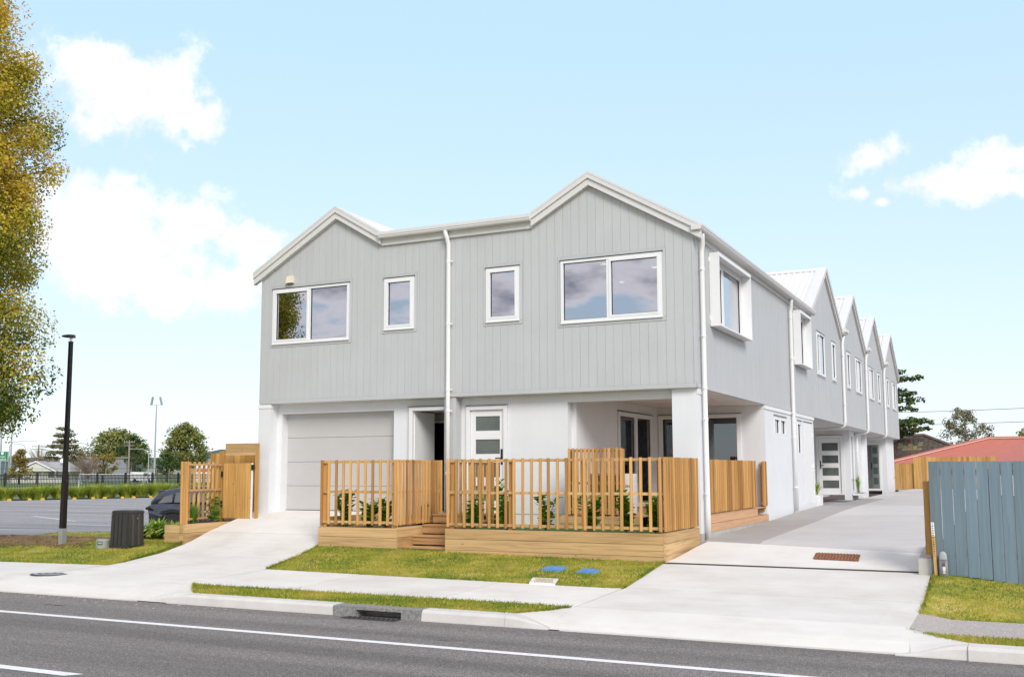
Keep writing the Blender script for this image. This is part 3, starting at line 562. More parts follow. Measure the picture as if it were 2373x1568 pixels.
wf = [(-10.10,-7.95,4.585,5.87), (-7.014,-6.246,4.73,5.87), (-4.48,-3.709,4.735,5.87), (-2.77,-.632,4.595,5.87)]
bays = [(1.09,3.84,4.50,5.99), (9.66,11.32,4.52,6.02)]
sw = [(13.2,14.62,4.565,5.88), (16.02,16.77,4.6,5.88), (19.32,20.1,4.58,5.88), (21.53,23.1,4.585,5.88), (25.35,26.86,4.575,5.88), (28.25,29.1,4.6,5.88), (31.66,32.5,4.58,5.9), (33.9,35.43,4.6,5.9)]
wall('front_wall', PF, -10.45, 0.0, FR, wf)
wall('side_wall', PS, .022, 36.58, SR, [(b[0]+.05, b[1]-.05, b[2]+.05, b[3]-.05) for b in bays]+sw, .10)
window(PF, *wf[0], (.49,), (0,)); window(PF, *wf[1], (), (0,)); window(PF, *wf[2], (), (0,)); window(PF, *wf[3], (.475,), (1,))
for i, s in enumerate(sw): window(PS, *s, ((.36,) if s[1]-s[0] > 1 else ()), ((0,) if s[1]-s[0] > 1 else (0,)))
for a, b, z0, z1 in bays:                                        # projecting white window boxes
    W = window(PS, a+.12, b-.12, z0+.06, z1-.10, (.38,), (0,), False, .02)
    k = MB(); D = -.205
    for s in ((a, a+.03), (b-.03, b)): bx(k, PS, s[0], D, z0, s[1], .0, z1)
    bx(k, PS, a+.03, D, z1-.03, b-.03, .0, z1); bx(k, PS, a+.03, D, z0, b-.03, .0, z0+.03)
    bx(k, PS, a+.03, D, z1-.075, b-.03, D+.02, z1-.03); bx(k, PS, a+.03, -.004, z0+.03, a+.12, .07, z1-.03); bx(k, PS, b-.12, -.004, z0+.03, b-.03, .07, z1-.03); bx(k, PS, a+.12, -.004, z1-.10, b-.12, .07, z1-.03); bx(k, PS, a+.12, -.004, z0+.03, b-.12, .07, z0+.06)
    put(k, 'box_surround', M['white'], W)
    for zz in (z0+.12, z1-.18): put(bx(MB(), PS, a-.03, -.012, zz, a-.001, -.001, zz+.10), 'bracket', M['white'], W)
    put(bx(MB(), PS, (a+b)/2-.1, .14, z0+.1, b-.15, .16, z1-.1), 'blind', M['curtain'], W)
# other faces, floor, ceiling, rooms
put(MB().box(-10.45,.12,3.2,-10.33,36.58,6.2), 'rear_wall', M['clad'], B)
put(MB().box(-10.33,36.46,3.2,-.12,36.58,6.3), 'end_wall', M['clad'], B)
put(MB().box(-10.33,.12,3.215,-.12,36.46,3.34), 'upper_floor', M['room'], B)
put(MB().box(-10.44,.021,3.19,-.021,5.72,3.212), 'soffit', M['fit'], B); put(MB().box(-10.44,5.722,3.19,-.021,36.55,3.212), 'soffit', M['fit'], B)
put(MB().box(-10.33,.13,5.93,-.13,12,6.0), 'upper_ceiling', M['room'], B); put(MB().box(-10.33,12.0,5.95,-.13,36.4,6.02), 'upper_ceiling', M['room'], B)
for x, y0, y1 in ((-7.45,.13,4.2), (-5.45,.13,4.2), (-3.25,.13,4.2)): put(MB().box(x,y0,3.35,x+.1,y1,5.92), 'partition', M['room'], B)
put(MB().box(-10.33,4.2,3.35,-.13,4.3,5.92), 'partition', M['room'], B)
put(MB().box(-2.3,4.32,3.35,-2.2,36.4,5.92), 'partition', M['room'], B)
for x, y in ((-2.2,.9), (-1.35,1.7), (-.75,2.7), (-2.55,3.0), (-1.7,3.4)):
    put(MB().disc((x,y,5.914), .055, 16, (0,0,1), .014), 'downlight', M['lampglass'], B)
# lower storey
LW = MB()
LW.box(-10.46,.0,-.6,-10.123,.30,3.10); put(LW, 'corner_pier', M['plaster'], B)
put(MB().box(-10.475,-.014,3.10,-10.108,.30,3.186), 'pier_cap', M['white'], B)
LW = MB(); Y = .275
for (x0, x1, z0, z1) in ((-10.123,-9.99,.5,3.188), (-9.99,-6.92,2.975,3.188), (-6.92,-6.49,.5,3.188), (-6.49,-5.50,3.03,3.188)): LW.box(x0,Y,z0,x1,Y+.25,z1)
for (x0, x1, z0, z1) in ((-5.215,-5.09,.5,3.188), (-5.09,-4.11,3.01,3.188), (-4.11,-2.76,.4,3.188), (-2.76,-.52,3.02,3.188)): LW.box(x0,.255,z0,x1,.255+.22,z1)
put(LW, 'ground_floor_wall', M['plaster'], B)
put(MB().box(-.52,.10,.2,.0,.62,3.188), 'corner_column', M['plaster'], B); put(MB().box(-.02,.09,3.08,.018,.63,3.186), 'column_cap', M['white'], B)
put(MB().box(-.53,.09,.1,.012,.63,.46), 'column_base', M['block'], B)
nb = MB(); nb.box(-5.495,.015,.5,-5.217,.52,3.188); nib = put(nb, 'party_wall_nib', M['clad'], B)
for x in (-5.42,-5.27): put(MB().box(x-.012,.006,.5,x+.012,.0149,3.186), 'batten', M['clad'], nib)
put(MB().box(-4.11,.249,.76,-2.76,.2549,.772), 'base_joint', M['greycap'], B)
put(MB().box(-10.46,.30,-.6,-10.2,36.5,3.188), 'rear_wall', M['plaster'], B)
# garage door of four panels
GD = put(MB().box(-9.99,.52,.5,-6.92,.55,3.0), 'garage_door', M['gdoor'], B)
zz = [.765, 1.315, 1.865, 2.42, 2.985]
for a, b in zip(zz, zz[1:]): put(MB().box(-9.965,.462,a+.0035,-6.945,.519,b-.0035), 'panel', M['gdoor'], GD)
put(MB().box(-9.985,.45,.735,-6.925,.53,.762), 'weather_seal', M['black'], GD)
for x in (-9.989,-6.944): put(MB().box(x,.47,.74,x+.023,.518,2.98), 'side_track', M['trim'], GD)
# open front entry with an inner dark doorway
E1 = put(MB().box(-6.49,.20,.7,-6.40,.55,3.028).box(-5.585,.20,.7,-5.497,.55,3.028).box(-6.40,.20,2.945,-5.585,.55,3.028), 'entry_frame', M['white'], B)
put(MB().box(-6.51,.17,3.031,-5.50,.262,3.042), 'flashing_shadow_line', M['black'], E1)  # entry head flashing, its shadow line painted in as black
put(MB().box(-6.95,1.6,.74,-6.8,1.75,2.95).box(-6.2,1.6,.74,-5.5,1.75,2.95).box(-6.8,1.6,2.82,-6.2,1.75,2.95), 'hall_wall', M['room'], B)
put(MB().box(-6.80,1.54,.74,-6.72,1.60,2.80).box(-6.28,1.54,.74,-6.2,1.60,2.80).box(-6.72,1.54,2.74,-6.28,1.60,2.80), 'inner_door_frame', M['white'], B)
put(MB().box(-7.0,.50,.74,-6.95,1.75,3.1).box(-5.5,.53,.74,-5.45,1.75,3.1), 'hall_wall', M['room'], B); put(MB().box(-7,.53,2.96,-5.45,1.75,3.1), 'hall_ceiling', M['room'], B)
put(MB().box(-6.42,.28,.74,-6.38,1.12,2.93), 'entry_door', M['white'], B)
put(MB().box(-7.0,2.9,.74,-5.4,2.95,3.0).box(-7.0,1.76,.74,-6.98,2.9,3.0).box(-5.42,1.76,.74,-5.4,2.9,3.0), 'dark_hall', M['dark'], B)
put(MB().box(-10.2,.3,.60,-5.5,6,.742), 'garage_slab', M['conc'], B)
# glazed front doors
def gdoor(P, u0, u1, z0, z1, d, wide, glass, handle_at, parent=B):
    D = MB(); f = .085
    bx(D, P, u0, d-.05, z0, u0+f, d+.08, z1); bx(D, P, u1-f, d-.05, z0, u1, d+.08, z1); bx(D, P, u0+f, d-.05, z1-f, u1-f, d+.08, z1); bx(D, P, u0+f, d-.05, z0, u1-f, d+.08, z0+.03)
    F = put(D, 'door', M['white'], parent)
    a, b, c, e = u0+f+.006, u1-f-.006, z0+.034, z1-f-.006; L = MB(); ga, gb = a+.115, b-.10; H = (e-c); gs = []
    lo = c+.215; gh = .305; gap = .18
    for k in range(4): gs.append((lo+k*(gh+gap), lo+k*(gh+gap)+gh))
    bx(L, P, a, d+.0, c, ga, d+.045, e); bx(L, P, gb, d+.0, c, b, d+.045, e); prev = c
    for g0, g1 in gs: bx(L, P, ga, d+.0, prev, gb, d+.045, g0); prev = g1
    bx(L, P, ga, d+.0, prev, gb, d+.045, e); lf = put(L, 'leaf', M['white'], F)
    for g0, g1 in gs: put(bx(MB(), P, ga, d+.018, g0, gb, d+.026, g1), 'glazing', M[glass], F)
    hu = b-.055 if handle_at > 0 else a+.055; hz = z0+1.02
    h = MB(); bx(h, P, hu-.02, d-.014, hz-.02, hu+.02, d, hz+.30); bx(h, P, min(hu,hu-handle_at*.13), d-.055, hz+.10, max(hu,hu-handle_at*.13), d-.04, hz+.122); bx(h, P, hu-.012, d-.05, hz+.098, hu+.012, d-.014, hz+.124); put(h, 'handle', M['black'], F)
    put(bx(MB(), P, u0-.01, d-.075, z1+.003, u1+.01, d-.045, z1+.013), 'flashing_shadow_line', M['black'], F)  # flashing over the door, black standing in for its shadow
    return F
gdoor(PF, -5.085, -4.115, .775, 3.005, .27, .97, 'frost', 1)
gdoor(PF, -1.755, -.745, .705, 3.0, 22.85, 1, 'frost', -1)
# patio alcove
put(MB().box(-2.86,.475,.4,-2.66,2.86,3.188).box(-2.86,5.28,.4,-2.66,5.75,3.188).box(-2.86,2.86,3.0,-2.66,5.28,3.188), 'patio_side_wall', M['plaster'], B)
PW = lambda u, d, z: (-2.66-d, u, z)
def slider(P, u0, u1, z0, z1, splits, d):
    W = window(P, u0, u1, z0, z1, splits, tuple(range(len(splits)+1)), False, d, 'glassd')
    put(bx(MB(), P, u0-.02, d-.05, z1+.003, u1+.02, d-.02, z1+.014), 'flashing_shadow_line', M['black'], W); return W  # slider head flashing with the shadow put into its black colour
W = slider(PW, 2.88, 5.26, .80, 2.97, (.5,), .0); put(MB().box(-2.95,3.0,.82,-2.93,4.3,2.9), 'curtain', M['curtain'], W)
put(MB().box(-2.86,5.75,.4,-2.62,5.95,3.188).box(-2.62,5.75,3.01,-.57,5.95,3.188).box(-.57,5.75,.4,-.151,5.95,3.188), 'patio_back_wall', M['plaster'], B)
PB = lambda u, d, z: (u, 5.75+d, z)
slider(PB, -2.62, -.57, .80, 3.0, (.26,), 0)
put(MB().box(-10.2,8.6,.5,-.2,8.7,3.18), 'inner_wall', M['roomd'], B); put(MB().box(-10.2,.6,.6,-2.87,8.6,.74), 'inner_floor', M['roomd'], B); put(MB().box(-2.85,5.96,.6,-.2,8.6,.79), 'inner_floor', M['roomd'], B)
put(MB().box(-5.4,.5,.74,-5.3,8.6,3.18), 'inner_wall', M['room'], B)
put(MB().disc((-1.5,3.0,3.176), .06, 16, (0,0,1), .013), 'patio_downlight', M['fit'], B)
# laundry wall on the drive side
def PX(u, d, z): return (.0-d, u, z)
bw = [(6.78,8.30,2.47,2.995), (9.77,10.40,2.02,2.995), (10.66,12.03,.70,2.995)]
mb = MB()
for s in segs(5.75, 12.25, [(0,3.10), (40,3.10)], bw, 0, .40): seg_mesh(mb, PX, s, .0, .15)
LB = put(mb, 'drive_side_wall', M['plaster'], B)
put(MB().box(-.15,5.74,3.10,.025,12.27,3.186), 'wall_cap', M['white'], B)
put(MB().box(-.14,5.76,.44,.006,12.24,.74), 'plinth', M['plaster'], B)
window(PX, *bw[0], (.5,), (0,1), False, .03); window(PX, *bw[1], (), (0,), False, .03)
for b in bw: put(MB().box(-.02,b[0]-.02,b[3]+.003,.03,b[1]+.02,b[3]+.013), 'flashing_shadow_line', M['black'], LB)  # flashings in black, a painted shadow line over each opening
SD = put(MB().box(-.06,10.67,.71,.012,12.02,2.985), 'service_door', M['white'], B); put(MB().box(.012,11.86,1.62,.05,11.90,1.80).box(.035,11.76,1.70,.05,11.88,1.72), 'handle', M['white'], SD)
for z in (.95,1.75,2.6): put(MB().box(.012,11.985,z,.03,12.018,z+.1), 'hinge', M['white'], SD)
put(MB().box(-3.0,12.10,.4,-.151,12.25,3.188), 'return_wall', M['plaster'], B)
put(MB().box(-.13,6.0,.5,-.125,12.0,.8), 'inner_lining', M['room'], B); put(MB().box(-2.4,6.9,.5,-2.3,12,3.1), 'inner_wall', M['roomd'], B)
# set back entries of the rear units
put(MB().box(-3.2,22.85,.5,-1.76,23.05,3.188).box(-.74,22.85,.5,-.49,23.05,3.188).box(-1.76,22.85,3.005,-.74,23.05,3.188), 'entry_wall', M['plaster'], B)
put(MB().box(-.62,23.05,.5,-.49,26.4,3.188), 'entry_side_wall', M['plaster'], B)
put(MB().box(-.49,23.35,.9,-.475,23.55,2.95), 'slot_window', M['greycap'], B)
put(MB().box(-3.2,12.25,.4,-3.0,36.4,3.188), 'carport_wall', M['plaster'], B)
put(MB().box(-3.0,33.15,.5,-1.49,33.35,3.188).box(-.54,33.15,.5,-.285,33.35,3.188).box(-1.49,33.15,2.94,-.54,33.35,3.188), 'entry_wall', M['plaster'], B)
put(MB().box(-.4,33.35,.5,-.285,36.4,3.188), 'entry_side_wall', M['plaster'], B)
OD = put(MB().box(-1.49,33.10,.70,-1.41,33.30,2.94).box(-.62,33.10,.70,-.54,33.30,2.94).box(-1.41,33.10,2.86,-.62,33.30,2.94).box(-1.41,33.10,.70,-.62,33.30,.78), 'door', M['white'], B)
put(MB().box(-3,34.6,.6,-.42,34.7,3.1), 'lobby_wall', M['plaster'], B)
lp = MB(); P4 = lambda u, d, z: (-.66-(.44*u/.8)-d*.3, 33.32+u*.66+d, z)
put(MB().prism([(-1.06,33.95,.79), (-.64,33.32,.79), (-.60,33.34,.79), (-1.02,33.97,.79)], [(-1.06,33.95,2.85), (-.64,33.32,2.85), (-.60,33.34,2.85), (-1.02,33.97,2.85)]), 'open_leaf', M['white'], OD)
for k in range(4):
    z = .98+.49*k; put(MB().prism([(-.985,33.825,z), (-.725,33.435,z), (-.72,33.438,z), (-.98,33.828,z)], [(-.985,33.825,z+.31), (-.725,33.435,z+.31), (-.72,33.438,z+.31), (-.98,33.828,z+.31)]), 'glazing', M['frostg'], OD)
put(MB().box(-1.075,33.88,1.72,-1.05,33.93,2.02), 'handle', M['black'], OD)
for (x, y) in ((-.47,23.1), (-.27,26.3), (-.265,35.9)): put(MB().tube([(x-.03,y,1.28), (x+.06,y,1.28), (x+.08,y,1.22)], .012, 6).box(x+.03,y-.04,1.30,x+.05,y+.04,1.31), 'garden_tap', M['brass'], B)
put(MB().box(-.62,26.25,.5,-.3,26.4,3.188), 'entry_wall', M['plaster'], B)
# roofs
def slope(P0, P1, along, depth, t=.03):   # P0 eave point, P1 ridge point (both at one end), along = vector of the eave
    a, b, al = Vector(P0), Vector(P1), Vector(along); n = (b-a).cross(al).normalized()
    if n.z < 0: n = -n
    mb = MB(); mb.prism([a, b, b-n*t, a-n*t], [a+al, b+al, b-n*t+al, a-n*t+al])
    L = al.length; k = int(L/.19); e = al/L; up = (b-a)
    for i in range(k+1):
        c = a+e*(min(L-.03, i*.19+.02)); q = []
        for w, h in ((-.028,0), (-.014,.027), (.014,.027), (.028,0)): q.append(c+e*w+n*h)
        mb.prism(q, [p+up for p in q])
    return mb
yb = 12.3
RF = put(slope((-10.62,.05,6.245), (-8.29,.05,7.58), (0,yb,0), 0), 'roof', M['roof'], B)
put(slope((-7.0,.05,6.84), (-8.29,.05,7.58), (0,yb,0), 0), 'roof_sheet', M['roof'], RF)
put(slope((.17,.05,6.265), (-2.12,.05,7.58), (0,yb,0), 0), 'roof_sheet', M['roof'], RF); put(slope((-3.46,.05,6.81), (-2.12,.05,7.58), (0,yb,0), 0), 'roof_sheet', M['roof'], RF)
put(MB().prism([(-7.25,-.02,6.83), (-3.25,-.02,6.83), (-3.25,yb,7.02), (-7.25,yb,7.02)], [(-7.25,-.02,6.86), (-3.25,-.02,6.86), (-3.25,yb,7.05), (-7.25,yb,7.05)]), 'roof_sheet', M['roof'], RF)
def ridgecap(a, b, perp, drop, parent):
    a, b, p = Vector(a), Vector(b), Vector(perp); d = Vector((0,0,-drop)); mb = MB(); u = Vector((0,0,.028))
    mb.prism([a+u, a+p+d+u, a+p+d, a, a-p+d, a-p+d+u], [b+u, b+p+d+u, b+p+d, b, b-p+d, b-p+d+u]); put(mb, 'ridge_cap', M['roof'], parent)
for x in (-8.29,-2.12): ridgecap((x,-.12,7.60), (x,yb,7.60), (.17,0,0), .098, RF)
PEAK = [(15.02,8.12,12.04,6.40,18.02,6.40), (21.08,8.14,18.04,6.40,24.08,6.40), (27.22,8.15,24.12,6.40,30.24,6.40), (33.46,8.16,30.28,6.40,36.74,6.27)]
for y, z, ya, za, yc, zc in PEAK:
    put(slope((-10.6,ya,za), (-10.6,y,z), (10.52,0,0), 0), 'roof_sheet', M['roof'], RF); put(slope((-10.6,yc,zc), (-10.6,y,z), (10.52,0,0), 0), 'roof_sheet', M['roof'], RF)
    ridgecap((-10.6,y,z+.015), (.10,y,z+.015), (0,.17,0), .098, RF)
def barge(P, pts, d, parent, m='trim'):
    for (a, za), (b, zb) in zip(pts, pts[1:]):
        for (o0, o1, dd) in ((.012, .115, d-.035), (.118, .255, d)):
            mb = MB(); mb.prism([P(a,dd,za-o1), P(b,dd,zb-o1), P(b,dd,zb-o0), P(a,dd,za-o0)], [P(a,.0,za-o1), P(b,.0,zb-o1), P(b,.0,zb-o0), P(a,.0,za-o0)]); put(mb, 'bargeboard', M[m], parent)
        # folded flashing on top of the sheet edge
        mb = MB(); mb.prism([P(a,d-.041,za-.02), P(b,d-.041,zb-.02), P(b,d-.041,zb+.03), P(a,d-.041,za+.03)], [P(a,.20,za-.01), P(b,.20,zb-.01), P(b,.20,zb+.034), P(a,.20,za+.034)]); put(mb, 'barge_flashing', M['trim'], parent)
barge(PF, FR[0:3], -.105, B); barge(PF, FR[3:6], -.105, B)
for y, z, ya, za, yc, zc in PEAK: barge(PS, [(ya+.03,za+.02), (y,z+.02), (yc-.03,zc+.02)], -.075, B)
def gutter(name, P, u0, u1, z, d0=-.20, h=.135):
    G = MB(); prof = [(.0,z), (.0,z-h), (d0+.03,z-h), (d0+.012,z-h+.03), (d0+.012,z-h+.055), (d0,z-h+.065), (d0,z), (d0+.012,z), (d0+.016,z-.02), (-.012,z-.02), (-.012,z)]
    G.prism([P(u0,a,b) for a, b in prof], [P(u1,a,b) for a, b in prof]); return put(G, name, M['trim'], B)
gutter('front_gutter', PF, -7.10, -3.39, 6.895); put(MB().box(-7.08,-.05,6.62,-3.40,.0,6.76), 'fascia', M['trim'], B)
gutter('side_gutter', PS, -.16, 12.16, 6.31, -.215, .11); put(MB().box(.0,-.02,6.10,.035,12.0,6.20), 'fascia', M['trim'], B)
for y in (18.03,24.10,30.26): put(MB().box(-.02,y-.1,6.40,.24,y+.52,6.52).box(-.0,y-.06,6.34,.20,y+.46,6.40), 'valley_outlet', M['roof'], B)
def downpipe(pts, r=.045, brackets=()):
    D = put(MB().tube(pts, r, 12), 'downpipe', M['pipe'], B, True)
    for p, n in brackets:
        p = Vector(p); n = Vector(n); put(MB().tube([p-Vector((0,0,.02)), p+Vector((0,0,.02))], r+.006, 12), 'collar', M['pipe'], D)
        put(MB().obox(p+n*.06, n*.05, n.cross(Vector((0,0,1)))*.012, (0,0,.012)), 'bracket', M['pipe'], D)
    return D
downpipe([(-5.40,-.13,6.80), (-5.40,-.13,6.70), (-5.38,-.10,6.60), (-5.37,-.055,6.48), (-5.37,-.055,3.3), (-5.37,-.055,.5)], .048, [((-5.37,-.055,z), (1,0,0)) for z in (6.1,4.75,3.35,2.9,1.6)])
downpipe([(.12,.18,6.22), (.12,.20,6.12), (.10,.27,5.98), (.075,.29,5.86), (.075,.29,3.2), (.085,.29,.9), (.085,.29,.36)], .048, [((.078,.29,z), (0,-1,0)) for z in (5.5,4.2,3.2,2.6,1.2)])
downpipe([(.12,8.85,6.22), (.12,8.86,6.12), (.10,8.92,5.98), (.075,8.93,5.86), (.075,8.93,3.0), (.085,8.93,.57)], .048, [((.078,8.93,z), (0,-1,0)) for z in (5.7,4.6,3.15,2.5,1.2)])
for y in (18.15,24.22,30.36):
    downpipe([(.11,y,6.38), (.11,y,6.28), (.085,y-.05,6.14), (.07,y-.06,6.0), (.07,y-.06,3.30), (.05,y-.06,3.17), (-.05,y-.06,3.11), (-.6,y+.2,3.09), (-1.6,y+.6,3.07)], .048, [((.072,y-.06,z), (0,-1,0)) for z in (5.6,3.9)])
downpipe([(-.56,24.3,3.08), (-.42,24.2,3.05), (-.40,24.2,2.9), (-.40,24.2,.7)], .05, [((-.40,24.2,z), (-1,0,0)) for z in (2.4,)])
for y in (19.0,): put(MB().box(-3,y,3.1,-.2,y+.01,3.11), 'soffit_joint', M['fit'], B)
v = MB(); v.prism([(-9.70,-.09,5.985), (-9.50,-.09,5.985), (-9.50,-.005,5.985), (-9.70,-.005,5.985)], [(-9.685,-.055,6.15), (-9.515,-.055,6.15), (-9.515,-.005,6.15), (-9.685,-.005,6.15)])
V = put(v, 'vent_cowl', M['cream'], B); put(MB().box(-9.68,-.08,5.978,-9.52,-.02,5.9845), 'vent_opening', M['dark'], V)
# ------------------------------------------------------------------ planters, steps, fences
def screws(mb_pts, parent):
    for p, n in mb_pts: put(MB().disc(p, .008, 8, n, .003), 'screw', M['screw'], parent)
def boards(parent, axis, c, t, u0, u1, levels, m, sgn=-1, bot=None):
    # a stack of horizontal sleepers; c = face coordinate, t thickness, bot(u) trims nothing (the ground hides it)
    for a, b in levels:
        if axis == 'x': mb = MB().box(u0, c, a+.003, u1, c+t, b-.003)
        else: mb = MB().box(c, u0, a+.003, c+t, u1, b-.003)
        o = put(mb, 'sleeper', M['wx' if axis == 'x' else 'wy'], parent)
    return parent
LV = [(-.02,.18), (.18,.378), (.378,.575)]
pa = thing('planter_box', 'long timber sleeper planter in front of the covered patio', 'planter', (-2.1,-1.2,.1))
boards(pa, 'x', -2.05, .05, -4.285, -.052, [(.0,.185), (.185,.385), (.385,.575)], 'wx')
boards(pa, 'y', -.05, .05, -2.05, -.02, [(.0,.21), (.21,.405), (.405,.585)], 'wy')
boards(pa, 'y', -4.285, .05, -1.998, -.35, LV, 'wy')
screws([((x,-2.051,z), (0,-1,0)) for x in (-1.55,-.10,-3.0) for z in (.14,.24,.34,.43,.53)], pa)
put(MB().box(-4.23,-1.995,.3,-.055,.25,.50), 'soil', M['soil'], pa); put(MB().box(-4.23,-1.998,.50,-.055,.25,.535), 'turf', M['turf'], pa)
pb = thing('planter_box', 'shorter timber sleeper planter between the garage driveway and the entry steps', 'planter', (-6.2,-1.2,.1))
boards(pb, 'x', -2.05, .05, -7.185, -5.35, [(.0,.165), (.165,.365), (.365,.553)], 'wx')
boards(pb, 'y', -5.40, .05, -1.998, -.05, [(.0,.18), (.18,.375), (.375,.57)], 'wy'); boards(pb, 'y', -7.185, .05, -1.998, .2, LV+[(.575,.74)], 'wy')
screws([((x,-2.051,z), (0,-1,0)) for x in (-7.13,-5.40) for z in (.12,.22,.32,.42,.51)], pb)
put(MB().box(-7.13,-1.995,.3,-5.402,.2,.50), 'soil', M['soil'], pb)
pc = thing('planter_box', 'low timber sleeper edging along the left side of the garage driveway', 'planter', (-10.8,-1.2,.1))
boards(pc, 'x', -2.05, .05, -10.83, -10.72, [(.0,.34), (.34,.53)], 'wx'); boards(pc, 'y', -10.72, .05, -2.05, -.47, [(.0,.34), (.34,.53)], 'wy')
put(MB().box(-11.25,-2.0,.0,-10.722,-.42,.47), 'soil', M['mulch'], pc); boards(pc, 'y', -11.29, .04, -2.0, -.42, [(.0,.34), (.34,.50)], 'wy'); boards(pc, 'x', -2.048, .045, -11.25, -10.832, [(.0,.34), (.34,.50)], 'wx')
st = thing('entry_steps', 'timber steps rising between the two planters to the entry', 'steps', (-4.8,-1.2,.1))
for y, z in ((-1.86,.20), (-1.47,.395), (-1.08,.585), (-.70,.775)):
    e = -.29 if z < .7 else .95
    for k in range(3 if z < .7 else 9): put(MB().box(-5.345,y+k*.105-.02,z-.03,-4.29,y+k*.105+.078,z), 'tread_board', M['wd'], st)
    put(MB().box(-5.345,y,z-.17,-4.29,y+.03,z-.031), 'riser', M['wd'], st)
SLAT = {}
def slat(parent, x, y, z0, z1, w=.045, t=.042, m='wz', along='x'):
    key = (round(z1-z0, 3), w, t, along)
    if key not in SLAT:
        a, b = (w/2, t/2) if along == 'x' else (t/2, w/2); me = bpy.data.meshes.new('slat'); b_ = MB(); h = (z1-z0)/2; bv = .003
        b_.loft([[(-a+bv,-b,k), (a-bv,-b,k), (a,-b+bv,k), (a,b-bv,k), (a-bv,b,k), (-a+bv,b,k), (-a,b-bv,k), (-a,-b+bv,k)] for k in (-h, h)])
        me.from_pydata(b_.v, [], b_.f); me.materials.append(M[m]); SLAT[key] = me
    o = bpy.data.objects.new('slat', SLAT[key]); link(o, parent); o.location = Vector((x, y, (z0+z1)/2))-OFF[parent]; o.rotation_euler = (random.gauss(0,.0025), random.gauss(0,.0025), random.gauss(0,.01)); return o
def fence(label, runs, loc, z0, z1, rails, posts):
    F = thing('slat_fence', label, 'fence', loc, 'timber slat fences')
    for (ax, c, u0, u1, n, side) in runs:      # side: +1 slats on the larger coordinate side of the rails
        for k in range(n):
            u = u0+(u1-u0)*k/(n-1)+random.gauss(0, .003)
            if ax == 'x': slat(F, u, c, z0+random.uniform(-.004,.004), z1+random.uniform(-.004,.004))
            else: slat(F, c, u, z0+random.uniform(-.004,.004), z1+random.uniform(-.004,.004), along='y')
        for z in rails:
            d = -side*.034
            if ax == 'x': put(MB().box(u0,c+d-.017,z-.024,u1,c+d+.017,z+.024), 'rail', M['wx'], F)
            else: put(MB().box(c+d-.017,u0,z-.024,c+d+.017,u1,z+.024), 'rail', M['wy'], F)
    for x, y, pz in posts: put(MB().box(x-.042,y-.042,pz,x+.042,y+.042,z1-.015), 'post', M['wz'], F)
    return F
RL = (.652, 1.238, 1.825)
fa = fence('open timber slat fence around the long planter in front of the patio', [('x',-2.03,-4.235,-.10,25,-1), ('y',-.022,-1.99,-.06,17,1), ('y',-4.235,-1.90,-.45,9,-1)], (-2.1,-2,.55), .605, 1.862, RL,
      [(-4.17,-1.93,.5), (-2.96,-1.925,.5), (-1.53,-1.925,.5), (-.13,-1.93,.5), (-.13,-.10,.5), (-4.15,-.42,.5)])
fb = fence('open timber slat fence on the shorter planter next to the garage driveway', [('x',-2.03,-7.13,-5.40,11,-1), ('y',-5.385,-1.99,-.30,15,1)], (-6.2,-2,.55), .605, 1.862, RL, [(-7.08,-1.93,.45), (-5.47,-1.93,.45), (-5.47,-.35,.5)])
slat(fb, -7.14, -1.985, .605, 1.862, along='y'); slat(fb, -7.14, -1.93, .605, 1.862, along='y')
fd = fence('dense timber slat balustrade along the driveway side of the patio deck', [('y',-.01,.92,4.62,25,1)], (0,2.7,.8), .815, 1.85, (.87,1.34,1.80), [(-.09,.95,.7), (-.09,2.8,.7), (-.09,4.55,.7)])
fe = fence('single post of joined timber slats beside the patio side steps', [('y',-.01,5.48,5.76,4,1)], (0,5.6,.8), .815, 1.85, (.87,1.80), [(-.08,5.72,.7)])
# deck, side steps
dk = thing('patio_deck', 'hardwood deck with stepped edge boards under the covered patio', 'deck', (-1.3,2.8,.6))
for k in range(24): x = -2.60+k*.108; put(MB().box(x,-.50 if x < -1.0 else .28,.765,min(x+.103,-.005),5.74,.79), 'deck_board', M['deck'], dk)
put(MB().box(-.045,.64,.615,-.005,4.80,.764), 'edge_board', M['deck'], dk); put(MB().box(-.0,.64,.465,.035,5.745,.61), 'edge_board', M['deck'], dk); put(MB().box(-.30,4.81,.585,.034,5.745,.61), 'step_tread', M['deck'], dk)
put(MB().box(-.30,4.81,.611,-.26,5.745,.764), 'riser', M['deck'], dk); put(MB().box(-2.60,-.53,.63,-1.0,-.501,.764), 'edge_board', M['wx'], dk); put(MB().box(-2.60,-.52,.50,-1.0,-.501,.626), 'edge_board', M['wx'], dk)
put(MB().box(-.08,.64,.2,.028,5.745,.464), 'footing', M['block'], dk)
